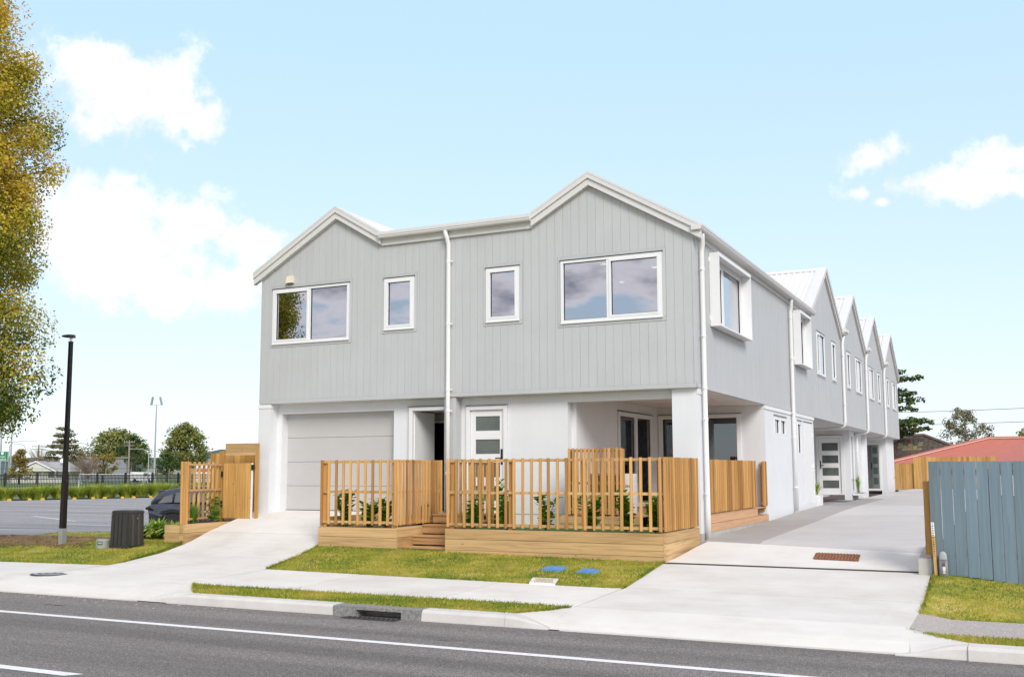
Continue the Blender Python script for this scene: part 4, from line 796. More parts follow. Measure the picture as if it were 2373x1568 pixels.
# screen and heat pump
sc = fence('tall slatted timber screen hiding the heat pump unit', [('x',-.53,-2.40,-1.34,14,-1)], (-1.9,-.5,.8), .815, 2.065, (.90,1.40,2.02), [(-1.36,-.44,.76), (-2.38,-.44,.76)])
hp = thing('heat_pump', 'white outdoor heat pump unit behind the timber screen', 'heat pump', (-1.6,-.2,.79))
put(MB().box(-2.05,-.36,.83,-1.20,-.06,1.58), 'casing', M['acw'], hp); gl = put(MB().box(-2.0,-.366,.87,-1.45,-.3605,1.54), 'fan_grille', M['dark'], hp)
for k in range(18): put(MB().box(-1.99,-.372,.90+k*.035,-1.46,-.3665,.908+k*.035), 'grille_bar', M['acw'], gl)
for x in (-2.03,-1.32): put(MB().box(x,-.35,.79,x+.10,-.08,.83), 'foot', M['black'], hp)
def text(s, name, m, loc, size, rot, parent=None, ext=.001):
    c = bpy.data.curves.new(name, 'FONT'); c.body = s; c.size = size; c.extrude = ext; c.align_x = 'CENTER'; c.align_y = 'CENTER'; c.materials.append(m)
    o = bpy.data.objects.new(name, c); col.objects.link(o); o.location = loc; o.rotation_euler = rot
    bpy.context.view_layer.update(); dg = bpy.context.evaluated_depsgraph_get(); me = bpy.data.meshes.new_from_object(o.evaluated_get(dg)); bpy.data.objects.remove(o)
    o = bpy.data.objects.new(name, me); link(o, parent); o.location = Vector(loc)-OFF.get(parent, Vector()); o.rotation_euler = rot; return o
text('Haier', 'lettering', M['ink'], (-1.33,-.362,1.35), .10, (R(90),0,0), hp)
# gate and bin store at the left
gt = thing('timber_gate', 'closed timber board gate with black hinges beside the garage wall', 'gate', (-10.65,-.4,.57))
gx = [-11.10,-10.94,-10.775,-10.61,-10.445,-10.285]
for k in range(5): put(MB().box(gx[k],-.42,.588,gx[k+1]-.011,-.40,1.835+random.uniform(-.004,.004)), 'board', M['wg'], gt)
put(MB().box(-10.285,-.425,.588,-10.25,-.395,1.838), 'edge_strip', M['white'], gt); put(MB().box(-11.09,-.398,.75,-10.29,-.36,.84).box(-11.09,-.398,1.55,-10.29,-.36,1.64), 'ledge', M['wx'], gt)
for z in (.86,1.53): put(MB().box(-11.165,-.432,z,-11.105,-.421,z+.12).box(-11.12,-.437,z,-11.105,-.43,z+.12), 'hinge', M['hinge'], gt)
put(MB().box(-10.27,-.445,1.68,-10.19,-.426,1.80).box(-10.22,-.47,1.72,-10.195,-.445,1.76), 'latch', M['hinge'], gt)
put(MB().box(-11.25,-.40,.3,-11.16,-.31,2.12), 'post', M['wg'], gt); put(MB().box(-10.20,-.40,.3,-10.135,-.33,2.13), 'post', M['wg'], gt)
bs_ = thing('bin_store', 'tall timber board enclosure behind the gate', 'enclosure', (-10.7,.2,.6))
put(MB().box(-11.16,-.30,2.02,-10.20,-.25,2.09), 'head_rail', M['wx'], bs_); put(MB().box(-11.17,-.29,2.095,-10.20,-.25,2.29), 'header_board', M['wx'], bs_)
for k in range(11): put(MB().box(-12.1+k*.15,.25,.5,-11.958+k*.15,.27,2.085), 'board', M['wg'], bs_)
fc = thing('slat_fence', 'short open timber slat fence between the gate and the car park', 'fence', (-10.9,-1.2,.5), 'timber slat fences')
A, Bv = Vector((-10.80,-2.0,0)), Vector((-11.18,-.42,0)); dv = Bv-A; an = math.atan2(dv.y, dv.x); nv = Vector((-dv.y, dv.x, 0)).normalized()
for k in range(8): p = A+dv*((k+.5)/8)+nv*.03; o = slat(fc, p.x, p.y, .56, 1.86); o.rotation_euler = (0,0,an)
for z in (.62,1.24,1.80): put(MB().obox((A+dv*.5-nv*.0+Vector((0,0,z))), dv*.5, -nv*.017, (0,0,.022)), 'rail', M['wy'], fc)
for x, y in ((-10.76,-2.005), (-10.815,-2.02), (-10.725,-1.97)): slat(fc, x, y, .53, 1.865, .052, .045)
put(MB().box(-10.85,-1.98,.4,-10.765,-1.90,1.85), 'post', M['wz'], fc)
# blue fence, stake, marker, side fence on the right
bf = thing('board_fence', 'weathered blue painted vertical board fence at the right edge', 'fence', (5,-2.4,.1))
for k in range(26):
    x = 4.19+k*.162; w = .155+random.uniform(-.003,.002); b = interp([(4.19,.10), (4.6,.085), (5.4,-.015), (9,-.05)], x)
    o = put(MB().box(x,-2.415,b,x+w,-2.395,1.752+random.uniform(-.002,.002)), 'board', M['blueboard'], bf)
for z in (.35,1.55): put(MB().box(4.25,-2.394,z,8.4,-2.345,z+.09), 'rail', M['wx'], bf)
for x in (4.9,6.7): put(MB().box(x,-2.344,-.2,x+.1,-2.25,1.6), 'post', M['wz'], bf)
tf = thing('paling_fence', 'new timber fence running back along the driveway behind the blue fence', 'fence', (4.1,-2.2,.3))
put(MB().box(4.095,-2.30,.37,4.185,-2.21,1.46), 'post', M['wg'], tf)
for k in range(6): put(MB().box(4.16,-2.18+k*.152,.32+k*.004,4.18,-2.03+k*.152,1.47+k*.004), 'paling', M['wg'], tf)
bk = thing('kerb_block', 'raised concrete block edging at the end of the drain channel', 'edging', (4.07,-2.0,.1))
put(MB().hexa([(3.985,-2.36,.0), (4.17,-2.36,.0), (4.17,-.3,.3), (3.985,-.3,.3), (3.99,-2.34,.315), (4.165,-2.34,.315), (4.165,-.3,.50), (3.99,-.3,.50)]), 'block', M['block'], bk)
sk = thing('survey_stake', 'thin timber survey stake with a white painted top against the blue fence', 'stake', (4.22,-2.45,.1))
put(MB().hexa([(4.215,-2.47,.0), (4.258,-2.47,.0), (4.258,-2.43,.0), (4.215,-2.43,.0), (4.198,-2.455,.66), (4.24,-2.455,.66), (4.24,-2.417,.66), (4.198,-2.417,.66)]), 'shaft', M['wg'], sk)
put(MB().hexa([(4.198,-2.455,.66), (4.24,-2.455,.66), (4.24,-2.417,.66), (4.198,-2.417,.66), (4.193,-2.452,.86), (4.235,-2.452,.86), (4.235,-2.418,.86), (4.193,-2.418,.86)]), 'painted_top', M['white'], sk)
for k in range(15):                                              # hand lettered marks, too small to read
    zz_ = .84-.033*k; put(MB().obox((4.214+.0008*k,-2.4625+.0006*(k-12)*-.6,zz_), (.011*random.uniform(.6,1),0,.004*random.uniform(-1,1)), (0,.002,0), (.003,0,.006*random.uniform(.6,1.3))), 'pen_mark', M['ink'], sk)
mr = thing('cable_marker', 'grey plastic telephone cable marker post with a rounded top by the blue fence', 'marker post', (4.36,-2.5,.07))
rings = []
for z, w in ((.0,.062), (.30,.055), (.345,.05), (.375,.036), (.39,.012)):
    rings.append([(4.345-.008*z+math.cos(a)*w, -2.50+math.sin(a)*w*.45, .055+z) for a in np.linspace(0, math.tau, 14, endpoint=False)])
put(MB().loft(rings), 'body', M['greycap'], mr, True); put(MB().box(4.30,-2.53,.0,4.40,-2.47,.06), 'foot', M['block'], mr)
for s, z, h in (('TELEPHONE', .32, .022), ('CABLE', .297, .022)): text(s, 'lettering', M['ink'], (4.343,-2.529,z), h, (R(90),0,0), mr)
for z in (.274,.262,.250,.238): put(MB().box(4.318,-2.530,z-.003,4.368,-2.5275,z+.003), 'small_print', M['ink'], mr)
put(MB().box(4.335,-2.532,.13,4.37,-2.528,.225), 'number_plate', M['white'], mr); text('12', 'number', M['ink'], (4.3525,-2.5335,.155), .04, (R(90),0,0), mr)
# far fences at the end of the drive
ff = thing('paling_fence', 'honey coloured low paling fence at the far end of the driveway', 'fence', (0,38,.6))
for k in range(10): x = -.75+k*.125; put(MB().box(x,38,.66,x+.118,38.02,1.99+random.uniform(-.01,.01)), 'paling', M['wg'], ff)
fg = thing('paling_fence', 'taller honey coloured paling fence behind the blue fence', 'fence', (2.4,37.9,.6))
for k in range(31): x = .49+k*.125; put(MB().box(x,37.9,.66,x+.118,37.92,2.32+random.uniform(-.008,.008)), 'paling', M['wg'], fg)
# pots by the rear doors
pw = thing('planter_trough', 'small white trough with a spiky grass beside the first rear door', 'planter', (-.05,12.45,.6)); put(MB().box(-.30,12.27,.56,.12,12.75,.92), 'trough', M['plaster'], pw)
pq = thing('planter_edging', 'tiny white edged bed with green reeds by the rear downpipe', 'planter', (-.3,23.3,.7)); put(MB().box(-.47,23.06,.68,-.10,24.6,.76), 'edging', M['white'], pq); put(MB().box(-.44,23.1,.70,-.13,24.56,.765), 'soil', M['soil'], pq)
def grassy(name, parent, c, n, h, spread, w, m, droop=.35, tone=(0,1), base_r=.12):
    c = np.array(c, float); V = []; F = []; T = []
    for i in range(n):
        a = random.random()*math.tau; l = h*random.uniform(.65,1.1); out = spread*random.uniform(.15,1); ww = w*random.uniform(.7,1.2); dx, dy = math.cos(a), math.sin(a); px, py = -dy*ww, dx*ww
        b = c+np.array([dx,dy,0])*spread*base_r*random.random(); base = len(V); k = 4
        for j in range(k+1):
            t = j/k; o = out*t**1.6; z = l*(t-droop*t**3*out/spread); f = (1-t)**.6 if j < k else 0
            p = b+np.array([dx*o, dy*o, z]); V += [p+np.array([px*f,py*f,0]), p-np.array([px*f,py*f,0])]
        for j in range(k): F.append((base+2*j, base+2*j+1, base+2*j+3, base+2*j+2)); T.append(random.uniform(*tone))
    return putnp(name, V, F, M[m], parent, T)
grassy('foliage', pw, (-.05,12.55,.9), 90, .55, .45, .012, 'strap', .5); grassy('foliage', pq, (-.30,23.3,.76), 60, .75, .16, .014, 'strap', .1)
# shrubs with big round leaves
lf = MB(); ns = 6; prof = [(0,.0), (.18,.26), (.45,.40), (.72,.34), (.92,.15), (1,.0)]
for s, w in prof:
    lf.v += [(-w, s, .10*w-.10*s*s), (0, s, -.05-.10*s*s+.05), (w, s, .10*w-.10*s*s)]
for i in range(5):
    a = i*3; lf.f += [(a, a+1, a+4, a+3), (a+1, a+2, a+5, a+4)]
LEAF = bpy.data.meshes.new('leaf'); LEAF.from_pydata(lf.v, [], lf.f); LEAF.materials.append(M['leaf']); LEAF.polygons.foreach_set('use_smooth', [True]*len(LEAF.polygons))
def shrub(x, y, z, h, nst, label, per=24, size=.18):
    S = thing('leafy_shrub', label, 'shrub', (x,y,z), 'young shrubs planted behind the slats')
    for s in range(nst):
        a = random.random()*math.tau; r = random.uniform(.02,.11); l = h*random.uniform(.7,1.0); lean = Vector((math.cos(a)*r*2.2, math.sin(a)*r*1.2, 0))
        pts = [Vector((x+math.cos(a)*r*.4, y+math.sin(a)*r*.4, z-.03))+lean*t*t+Vector((0,0,l*t)) for t in (0,.35,.7,1)]
        put(MB().tube(pts, [.008,.007,.005,.003], 5), 'stem', M['bark'], S)
        for k in range(per):
            t = .12+.88*(k+.5)/per; i = min(2, int(t*3)); f = t*3-i; p = pts[i].lerp(pts[i+1], f); b = k*2.4+random.uniform(-.5,.5)
            o = bpy.data.objects.new('leaf', LEAF); link(o, S); o.location = p-OFF[S]; sz = size*random.uniform(.7,1.15)*(1-.25*t)
            o.scale = (sz, sz, sz); o.rotation_euler = (random.uniform(.1,.85), random.uniform(-.4,.4), b)
for (x, h, n, where) in ((-3.85,.66,3,'leftmost in the long planter next to the steps'), (-3.15,.72,3,'second from the left in the long planter'), (-2.35,.75,3,'third from the left in the long planter'), (-1.50,.72,4,'fourth in the long planter, before the screen'), (-.80,.78,5,'fifth in the long planter, before the sliding door'), (-.28,.72,4,'in the right corner of the long planter')):
    shrub(x, -1.74, .535, h, n+1, 'young green leafy shrub '+where)
shrub(-3.62, -1.05, .535, 1.05, 3, 'taller young shrub standing behind the leftmost one in the long planter')
for (x, h, n, where) in ((-6.75,.80,5,'leftmost in the short planter by the garage'), (-6.20,.66,4,'in the middle of the short planter by the garage'), (-5.80,.72,4,'rightmost in the short planter by the steps')):
    shrub(x, -1.74, .50, h, n+1, 'young green leafy shrub '+where)
shrub(-5.55, -.7, .57, .45, 3, 'small leafy shrub at the back corner of the short planter')
shrub(-10.98, -.85, .47, .85, 4, 'pale green upright shrub in front of the timber gate', 12)
sp = thing('grass_clump', 'dark green spiky grass clump at the corner of the low driveway edging', 'grass plant', (-10.92,-1.55,.47)); grassy('foliage', sp, (-10.92,-1.55,.47), 190, .62, .34, .007, 'strap', .35, (0,.55))
for i, (x, y, hh_, n, lb) in enumerate(((-12.5,-1.0,.66,70,'broad strap leaved lily clump on the lawn beside the low edging'), (-11.95,-1.0,.66,60,'yellowing strap leaved lily clump next to the slat fence'), (-12.95,-1.1,.5,50,'smaller strap leaved lily clump on the left'))):
    t = thing('lily_clump', lb, 'lily plant', (x,y,hh(x,y)), 'lily clumps'); grassy('foliage', t, (x,y,hh(x,y)), n*3, hh_*.85, .75, .055, 'strap', .8, (.45,1))
# utility pillar, cap, lamp post
up = thing('utility_pillar', 'dark charcoal ribbed plastic utility cabinet on the left lawn', 'cabinet', (-11.7,-2.75,.05))
zb = .05; cx, cy = -11.60, -2.75; ex, ey = Vector((.62,.0,0)), Vector((0,.40,0))
put(MB().box(cx-.245,cy-.25,zb-.05,cx+.245,cy+.25,zb+.06), 'plinth', M['cabinet'], up)
put(MB().hexa([(cx-.26,cy-.21,zb+.06), (cx+.26,cy-.21,zb+.06), (cx+.26,cy+.21,zb+.06), (cx-.26,cy+.21,zb+.06), (cx-.245,cy-.195,zb+.73), (cx+.245,cy-.195,zb+.73), (cx+.245,cy+.195,zb+.73), (cx-.245,cy+.195,zb+.73)]), 'body', M['cabinet'], up)
for x in (-.215,-.105,.005,.115): put(MB().hexa([(cx+x,cy-.262,zb+.06), (cx+x+.07,cy-.262,zb+.06), (cx+x+.085,cy-.208,zb+.06), (cx+x-.015,cy-.208,zb+.06), (cx+x,cy-.245,zb+.715), (cx+x+.07,cy-.245,zb+.715), (cx+x+.085,cy-.196,zb+.715), (cx+x-.015,cy-.196,zb+.715)]), 'rib', M['cabinet'], up)
for y in (-.12,.04): put(MB().hexa([(cx+.262,cy+y,zb+.06), (cx+.285,cy+y+.02,zb+.06), (cx+.285,cy+y+.08,zb+.06), (cx+.262,cy+y+.1,zb+.06), (cx+.247,cy+y,zb+.715), (cx+.268,cy+y+.02,zb+.715), (cx+.268,cy+y+.08,zb+.715), (cx+.247,cy+y+.1,zb+.715)]), 'rib', M['cabinet'], up)
lid = [[(cx-.255*s, cy-.205*s, zb+.73+z), (cx+.255*s, cy-.205*s, zb+.73+z), (cx+.255*s, cy+.205*s, zb+.73+z), (cx-.255*s, cy+.205*s, zb+.73+z)] for s, z in ((1.0,.0), (1.0,.03), (.9,.055), (.6,.065))]
put(MB().loft(lid), 'lid', M['cabinet'], up); put(MB().disc((cx+.268,cy+.0,zb+.62), .012, 8, (1,0,0), .01), 'lock', M['steel'], up)
cp = thing('service_pit_cap', 'short grey green cylinder with a number plate on the left lawn', 'service marker', (-12.06,-2.98,.05))
put(MB().tube([(-12.06,-2.98,.0), (-12.06,-2.98,.21), (-12.06,-2.98,.235)], [.145,.14,.12], 20), 'body', M['pillcap'], cp, False)
pn = Vector((.62,-.78,0)); pc_ = Vector((-12.06,-2.98,.16))+Vector((.42,-.9,0)).normalized()*.143
put(MB().obox(pc_, (.045,.021,0), (.0,0,.035), (.42*.003,-.9*.003,0)), 'number_plate', M['ink'], cp); text('438', 'number', M['signw'], pc_+Vector((.42,-.9,0))*.006, .05, (R(90),0,R(25)), cp)
lpn = thing('lamp_post', 'tall black square lamp post with a small flat head by the car park', 'street lamp', (-13.5,-2.78,.06)); x, y = -13.5, -2.78
def sq(cx, cy, z, w): return [(cx-w,cy-w,z), (cx+w,cy-w,z), (cx+w,cy+w,z), (cx-w,cy+w,z)]
put(MB().loft([sq(x,y,0,.059), sq(x,y,.42,.059)]), 'base_sleeve', M['steel'], lpn); put(MB().loft([sq(x,y,.42,.054), sq(x,y,1.45,.051), sq(x,y,1.47,.042), sq(x,y,4.52,.036), sq(x,y,4.525,.042), sq(x,y,4.54,.042)]), 'column', M['pole'], lpn)
put(MB().tube([(x,y,4.54), (x,y,4.64)], .028, 10), 'spigot', M['steel'], lpn)
h0 = Vector((x,y,4.66)); a = Vector((-.898,-.44,0)); b = Vector((.44,-.898,0))
put(MB().loft([[h0-a*.08+b*w*s+Vector((0,0,z)) for w, z in ((-1,-.04), (1,-.04), (1,.03), (-1,.03))] if k == 0 else [h0+a*d+b*w*s+Vector((0,0,z0*zz_)) for w, z0 in ((-1,-.045), (1,-.045), (1,.045), (-1,.045))] for k, (d, s, zz_) in enumerate(((0,.05,.9), (.03,.06,.8), (.13,.055,.6), (.20,.03,.3)))]), 'lamp_head', M['pole'], lpn)
# ------------------------------------------------------------------ trees and background
def crown(name, m, parent, cl, per, size, tone=None, flat=0., asp=.62):
    C_ = np.array([c[:3] for c in cl]); RR = np.array([c[3] for c in cl]); n = len(cl)*per
    idx = np.repeat(np.arange(len(cl)), per); d = RNG.normal(0, 1, (n, 3)); d /= np.linalg.norm(d, axis=1)[:,None]; rad = RNG.random(n)**.45
    off = d*(rad*RR[idx])[:,None]; off[:,2] *= (1-flat); P = C_[idx]+off
    nr = RNG.normal(0, 1, (n, 3)); nr *= .75; nr[:,2] += .7; nr += d*.7; nr /= np.linalg.norm(nr, axis=1)[:,None]
    t = np.cross(nr, RNG.normal(0, 1, (n, 3))); t /= np.linalg.norm(t, axis=1)[:,None]; b = np.cross(nr, t); s = size*RNG.uniform(.6, 1.25, n)[:,None]
    V = np.stack([P-t*s*.5, P+b*s*asp*.5+nr*s*.06, P+t*s*.5, P-b*s*asp*.5+nr*s*.06], 1).reshape(-1, 3)
    ct = RNG.normal(0, .13, len(cl))
    base = np.full(n, .5) if tone is None else tone(P)
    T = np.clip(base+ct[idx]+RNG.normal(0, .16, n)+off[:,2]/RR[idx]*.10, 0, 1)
    return putnp(name, V, np.arange(len(V)).reshape(-1, 4), m, parent, T)
def trunk(parent, base, h, r, m='bark', limbs=(), bend=(0,0)):
    b = Vector(base); pts = [b+Vector((bend[0]*t*t, bend[1]*t*t, h*t)) for t in (0,.25,.5,.75,1)]; mb = MB().tube(pts, [r*1.25, r, r*.8, r*.55, r*.2], 10)
    for t, e in limbs:
        i = min(3, int(t*4)); s = pts[i].lerp(pts[i+1], t*4-i); e = Vector(e); mid = s.lerp(e, .5)+Vector((0,0,(e-s).length*.08)); mb.tube([s, mid, e], [r*.32*(1.1-t*.6), r*.2*(1.1-t*.6), r*.05], 6)
    return put(mb, 'trunk', M[m], parent, True)
# the big golden street tree at the left edge
TX, TY = (-15.75,-4.75)
bt = thing('street_tree', 'tall golden and green leaved tree cropped by the left edge', 'tree', (TX,TY,.0))
prof = [(2.5,1.7), (3.0,2.75), (3.9,2.95), (5.0,2.9), (5.8,2.7), (7.2,2.8), (8.3,3.05), (9.6,2.85), (10.6,2.55), (12.5,1.75), (14.0,1.3), (15.2,.5)]
cl = []; limbs = []
for i in range(680):
    z = random.uniform(2.6, 15.0); a = random.random()*math.tau; rr = interp(prof, z)*.94; k = random.uniform(.45, .93) if random.random() < .8 else random.uniform(.1,.5); s = random.uniform(.42,.72)
    rx = max(.1, rr*k-(s*.5 if k > .7 else 0)); p = (TX+math.cos(a)*rx, TY+math.sin(a)*rx, z, s); cl.append(p)
    if i % 5 == 0: limbs.append((max(.12, min(.95, (z-1.0)/15)), p[:3]))
trunk(bt, (TX,TY,-.1), 14.6, .26, limbs=limbs)
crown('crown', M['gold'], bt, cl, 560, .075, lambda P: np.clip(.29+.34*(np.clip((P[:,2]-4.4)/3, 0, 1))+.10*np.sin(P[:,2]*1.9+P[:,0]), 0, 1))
fl = [c for c in cl if c[2] < 6.2]
crown('blossom', M['flower'], bt, [(c[0]+(c[0]-TX)*.1, c[1]+(c[1]-TY)*.1, c[2]+.1, c[3]*.8) for c in fl[::2]], 70, .042)
def tree(name, label, x, y, z0, z1, w, m, n, per, size, th=.25, flat=.2, shape='round', bark='bark', group='trees beyond the playing field', base=-.6):
    T = thing(name, label, 'tree', (x,y,base), group); cl = []; H = z1-z0
    for i in range(n):
        t = random.random(); a = random.random()*math.tau
        if shape == 'round': rr = w/2*math.sqrt(max(.02, 1-(2*t-.75)**2/1.6))
        elif shape == 'dome': rr = w/2*math.sqrt(max(.02, 1-t**2.0))*(1 if t > .15 else .8)
        elif shape == 'cone': rr = w/2*(1.08-t)**.75*(1 if t > .12 else .8)
        else: rr = w/2*(1.02-t*.85)
        k = math.sqrt(random.random()); s = w*random.uniform(.055,.11)
        zz = z0+H*t
        if shape == 'tier': zz = z0+H*round(t*7)/7+random.uniform(-.04,.04)*H
        cl.append((x+math.cos(a)*rr*k, y+math.sin(a)*rr*k, zz, s*1.25))
    lm = [(max(.15, min(.93, (c[2]-base)/(z1-base))), c[:3]) for c in cl[::6]]
    trunk(T, (x,y,base), (z1-base)*.95, w*th*.12, bark, lm); crown('crown', m, T, cl, per, size, flat=flat); return T
tree('round_tree', 'large dense green tree with a domed crown right of the lamp post', -235.7, 206.3, 3.2, 13.6, 19.5, M['bgl'], 260, 40, .8, shape='dome')
tree('conical_tree', 'dome shaped olive green tree between the flood light and the gate', -180.7, 176.6, 3.2, 13.4, 12.4, M['bgl'], 230, 42, .6, shape='dome')
tree('cedar_tree', 'pale olive conifer with tiered branches behind the lamp post', -207.3, 163, 2.4, 12.4, 12.2, M['bgt'], 170, 30, .55, flat=.72, shape='tier')
tree('dark_tree', 'small dark green tree at the foot of the dome shaped tree', -169.6, 159.5, 1.6, 6.1, 6.4, M['bgd'], 90, 30, .42)
tree('dark_bush', 'dark brown green bushy tree at the far left', -174.4, 124.4, .6, 6.3, 5.4, M['bgo'], 110, 30, .36, shape='cone')
tree('golden_bush', 'ochre yellow bush in front of the domed tree', -186.4, 156.4, 1.6, 6.1, 7.0, M['bgo'], 70, 30, .42)
tree('hedge_tree', 'olive tree behind the ochre bush', -228, 186, 1.0, 8.0, 8, M['bgt'], 70, 26, .6)
tree('dark_tree', 'dark green trees right of the domed tree near the power pole', -212, 190, 1.0, 11.6, 8.5, M['bgd'], 110, 28, .6)
tree('shelter_tree', 'pale green tree seen just above the gate', -150, 170, .8, 5.6, 6, M['bgo'], 70, 26, .4)
tree('hedge_tree', 'low dark hedge tree behind the road sign', -196, 128, .0, 5.2, 9, M['bgd'], 80, 26, .5)
def bare(label, x, y, z1, w, n=70):
    T = thing('bare_tree', label, 'tree', (x,y,-.6), 'bare winter trees'); mb = MB(); b = Vector((x,y,-.6)); mb.tube([b, b+Vector((0,0,z1*.35))], [.16,.1], 6)
    for i in range(n):
        a = random.random()*math.tau; s = b+Vector((0,0,z1*random.uniform(.12,.45))); rr = w/2*random.uniform(.3,1); e = Vector((x+math.cos(a)*rr, y+math.sin(a)*rr, z1*random.uniform(.45,1))); m_ = s.lerp(e,.5)+Vector((0,0,.3)); mb.tube([s, m_, e], [.07,.045,.02], 4)
        for k in range(4): mb.tube([m_.lerp(e, k/4), e+Vector((random.gauss(0,.6), random.gauss(0,.6), random.gauss(.2,.4)))], [.025,.012], 3)
    put(mb, 'branches', M['twig'], T)
bare('bare pinkish brown winter tree left of the ochre bush', -184.9, 150.7, 5.2, 6.2, 90); bare('tall bare winter tree left of the tiered conifer', -226, 171.8, 8.6, 7.5, 80); bare('leafless tree between the house and the domed tree', -208, 168, 6.2, 5, 60)
# car park
cpk = MB().face([(-12.0,6.9,-.5), (-45,-15.4,-.5), (-72.6,13,-.5), (-54.2,79,-.5)]); cpk = put(cpk, 'car_park', M['asphalt2'], kind='structure')
P0 = Vector((-66.1,36.4,0)); DV = Vector((.2655,.9641,0)); NV = Vector((-.9641,.2655,0))
def ln(a, b, w=.06):
    a, b = Vector((*a,-.495)), Vector((*b,-.495)); n = (b-a).cross(Vector((0,0,1))).normalized()*w; put(MB().face([a-n, b-n, b+n, a+n]), 'bay_line', M['paint'], cpk)
for k in range(-5, 14):
    s = P0+DV*(k*2.6); e = s-NV*5.2; ln((s.x,s.y), (e.x,e.y))
for a, b in (((-39.0,17.3), (-32.5,14.2)), ((-33.2,14.4), (-24.0,17.4)), ((-45,23.2), (-38.4,22.8)), ((-31,12.2), (-23,11.3)), ((-37.5,27.6), (-33,30.5)), ((-36,6.5), (-22.6,10.1))): ln(a, b)
wsn = 0; ORD = 'first second third fourth fifth sixth seventh eighth ninth tenth eleventh twelfth thirteenth fourteenth fifteenth'.split()
for k in range(0, 7):
    c = P0+DV*(k*2.6+1.3)-NV*.35; t = thing('wheel_stop', ORD[k]+' black wheel stop with yellow ends from the left along the tussock row', 'wheel stop', (c.x,c.y,-.5), 'wheel stops along the far side')
    if wsn == 0:
        put(MB().obox(c+Vector((0,0,-.44)), DV*.62, NV*.08, (0,0,.055)), 'bar', M['rubber'], t)
        for s in (-1,1): put(MB().prism([c+DV*s*.62-NV*.085+Vector((0,0,-.5)), c+DV*s*.95-NV*.085+Vector((0,0,-.5)), c+DV*s*.95+NV*.085+Vector((0,0,-.5)), c+DV*s*.62+NV*.085+Vector((0,0,-.5))], [c+DV*s*.66-NV*.05+Vector((0,0,-.34)), c+DV*s*.88-NV*.05+Vector((0,0,-.34)), c+DV*s*.88+NV*.05+Vector((0,0,-.34)), c+DV*s*.66+NV*.05+Vector((0,0,-.34))]), 'yellow_end', M['yellow'], t)
        ws0 = t
    else:
        for ch in ws0.children: o = ch.copy(); col.objects.link(o); o.parent = t
    wsn += 1
nws = thing('wheel_stop', 'black rubber wheel stop with a yellow end behind the parked car', 'wheel stop', (-24.5,10.9,-.5), 'wheel stops along the far side')
for ch in ws0.children: o = ch.copy(); col.objects.link(o); o.parent = nws
for k in range(15):
    c = P0+DV*(-.6+k*1.42+random.uniform(-.25,.25))+NV*(.9+random.uniform(-.15,.2)); t = thing('tussock', ORD[k]+' bright green tussock clump from the left in the row before the black fence', 'tussock', (c.x,c.y,-.52), 'tussock row')
    grassy('foliage', t, (c.x,c.y,-.55), 650, random.uniform(1.15,1.5), random.uniform(1.0,1.35), .045, 'tuss', .25, (0,1), .42)
F0 = P0+NV*3.2; fn = thing('picket_fence', 'long black iron picket fence between the car park and the field', 'fence', (F0.x,F0.y,-.5)); pos = -14.
while pos < 44:
    a = F0+DV*pos; put(MB().obox(a+Vector((0,0,.55)), DV*.06, NV*.06, (0,0,1.12)), 'post', M['iron'], fn)
    mb = MB()
    for z in (.0,1.16,1.46): mb.obox(a+DV*1.3+Vector((0,0,z)), DV*1.25, NV*.02, (0,0,.03))
    for k in range(1, 20): mb.obox(a+DV*(.13*k)+Vector((0,0,.62)), DV*.018, NV*.018, (0,0,.92))
    put(mb, 'picket_panel', M['iron'], fn); pos += 2.6
fdm = MB().face([(-56,76,-.56), (-75,16,-.56), (-420,120,-.56), (-330,420,-.56)]); put(fdm, 'playing_field', M['field'], kind='structure')
pm = MB()
for a, b in (((-96,40), (-112,112)), ((-118,50), (-150,150))):
    a, b = Vector((*a,-.552)), Vector((*b,-.552)); n = (b-a).cross(Vector((0,0,1))).normalized()*.9; pm.face([a-n, b-n, b+n, a+n])
put(pm, 'field_path', M['conc'], kind='structure')
def lightpole(x, y, zt, label, heads=True):
    t = thing('flood_light', label, 'light pole', (x,y,-.5), 'flood light poles'); put(MB().tube([(x,y,-.5), (x,y,zt*.5), (x,y,zt)], [.24,.17,.11], 8), 'mast', M['steel'], t)
    if heads:
        put(MB().obox((x,y,zt), cr*1.3, cf*.06, (0,0,.05)), 'crossarm', M['steel'], t)
        for s, k in ((-1,.9), (1,.9)):
            c = Vector((x,y,zt))+cr*s*.95+cu*.8; put(MB().obox(c, cr*.14+cu*.05*s, cf*.3, (cu*.85-cr*s*.18)), 'lamp_panel', M['steel'], t)
lightpole(-157.4,143.4,15.9,'tall silver flood light pole with two panels above the field'); lightpole(-183.3,129.2,12.5,'silver flood light pole partly hidden by the golden tree', False); lightpole(-184.5,127.7,16,'leftmost silver flood light pole', False)
def streetlight(x, y, zt, arm, label):
    t = thing('street_light', label, 'street light', (x,y,-.5), 'curved street lights'); d = cr*arm
    put(MB().tube([(x,y,-.5), (x,y,zt-1.2), Vector((x,y,zt-.3))+d*.15, Vector((x,y,zt))+d*.5, Vector((x,y,zt+.05))+d], [.12,.10,.09,.07,.05], 6), 'mast', M['steel'], t); put(MB().obox(Vector((x,y,zt+.03))+d*1.12, d*.14, cf*.12, (0,0,.05)), 'lantern', M['steel'], t)
streetlight(-215,153.6,9.4,5.2,'curved street light at the far left with a long arm'); streetlight(-228.4,168.9,9.2,-2.4,'curved street light left of the bare tree'); streetlight(-203.3,167.6,9.1,-4.5,'curved street light right of the tiered conifer'); streetlight(-151.1,135.5,6.4,-3.2,'curved street light near the flood light')
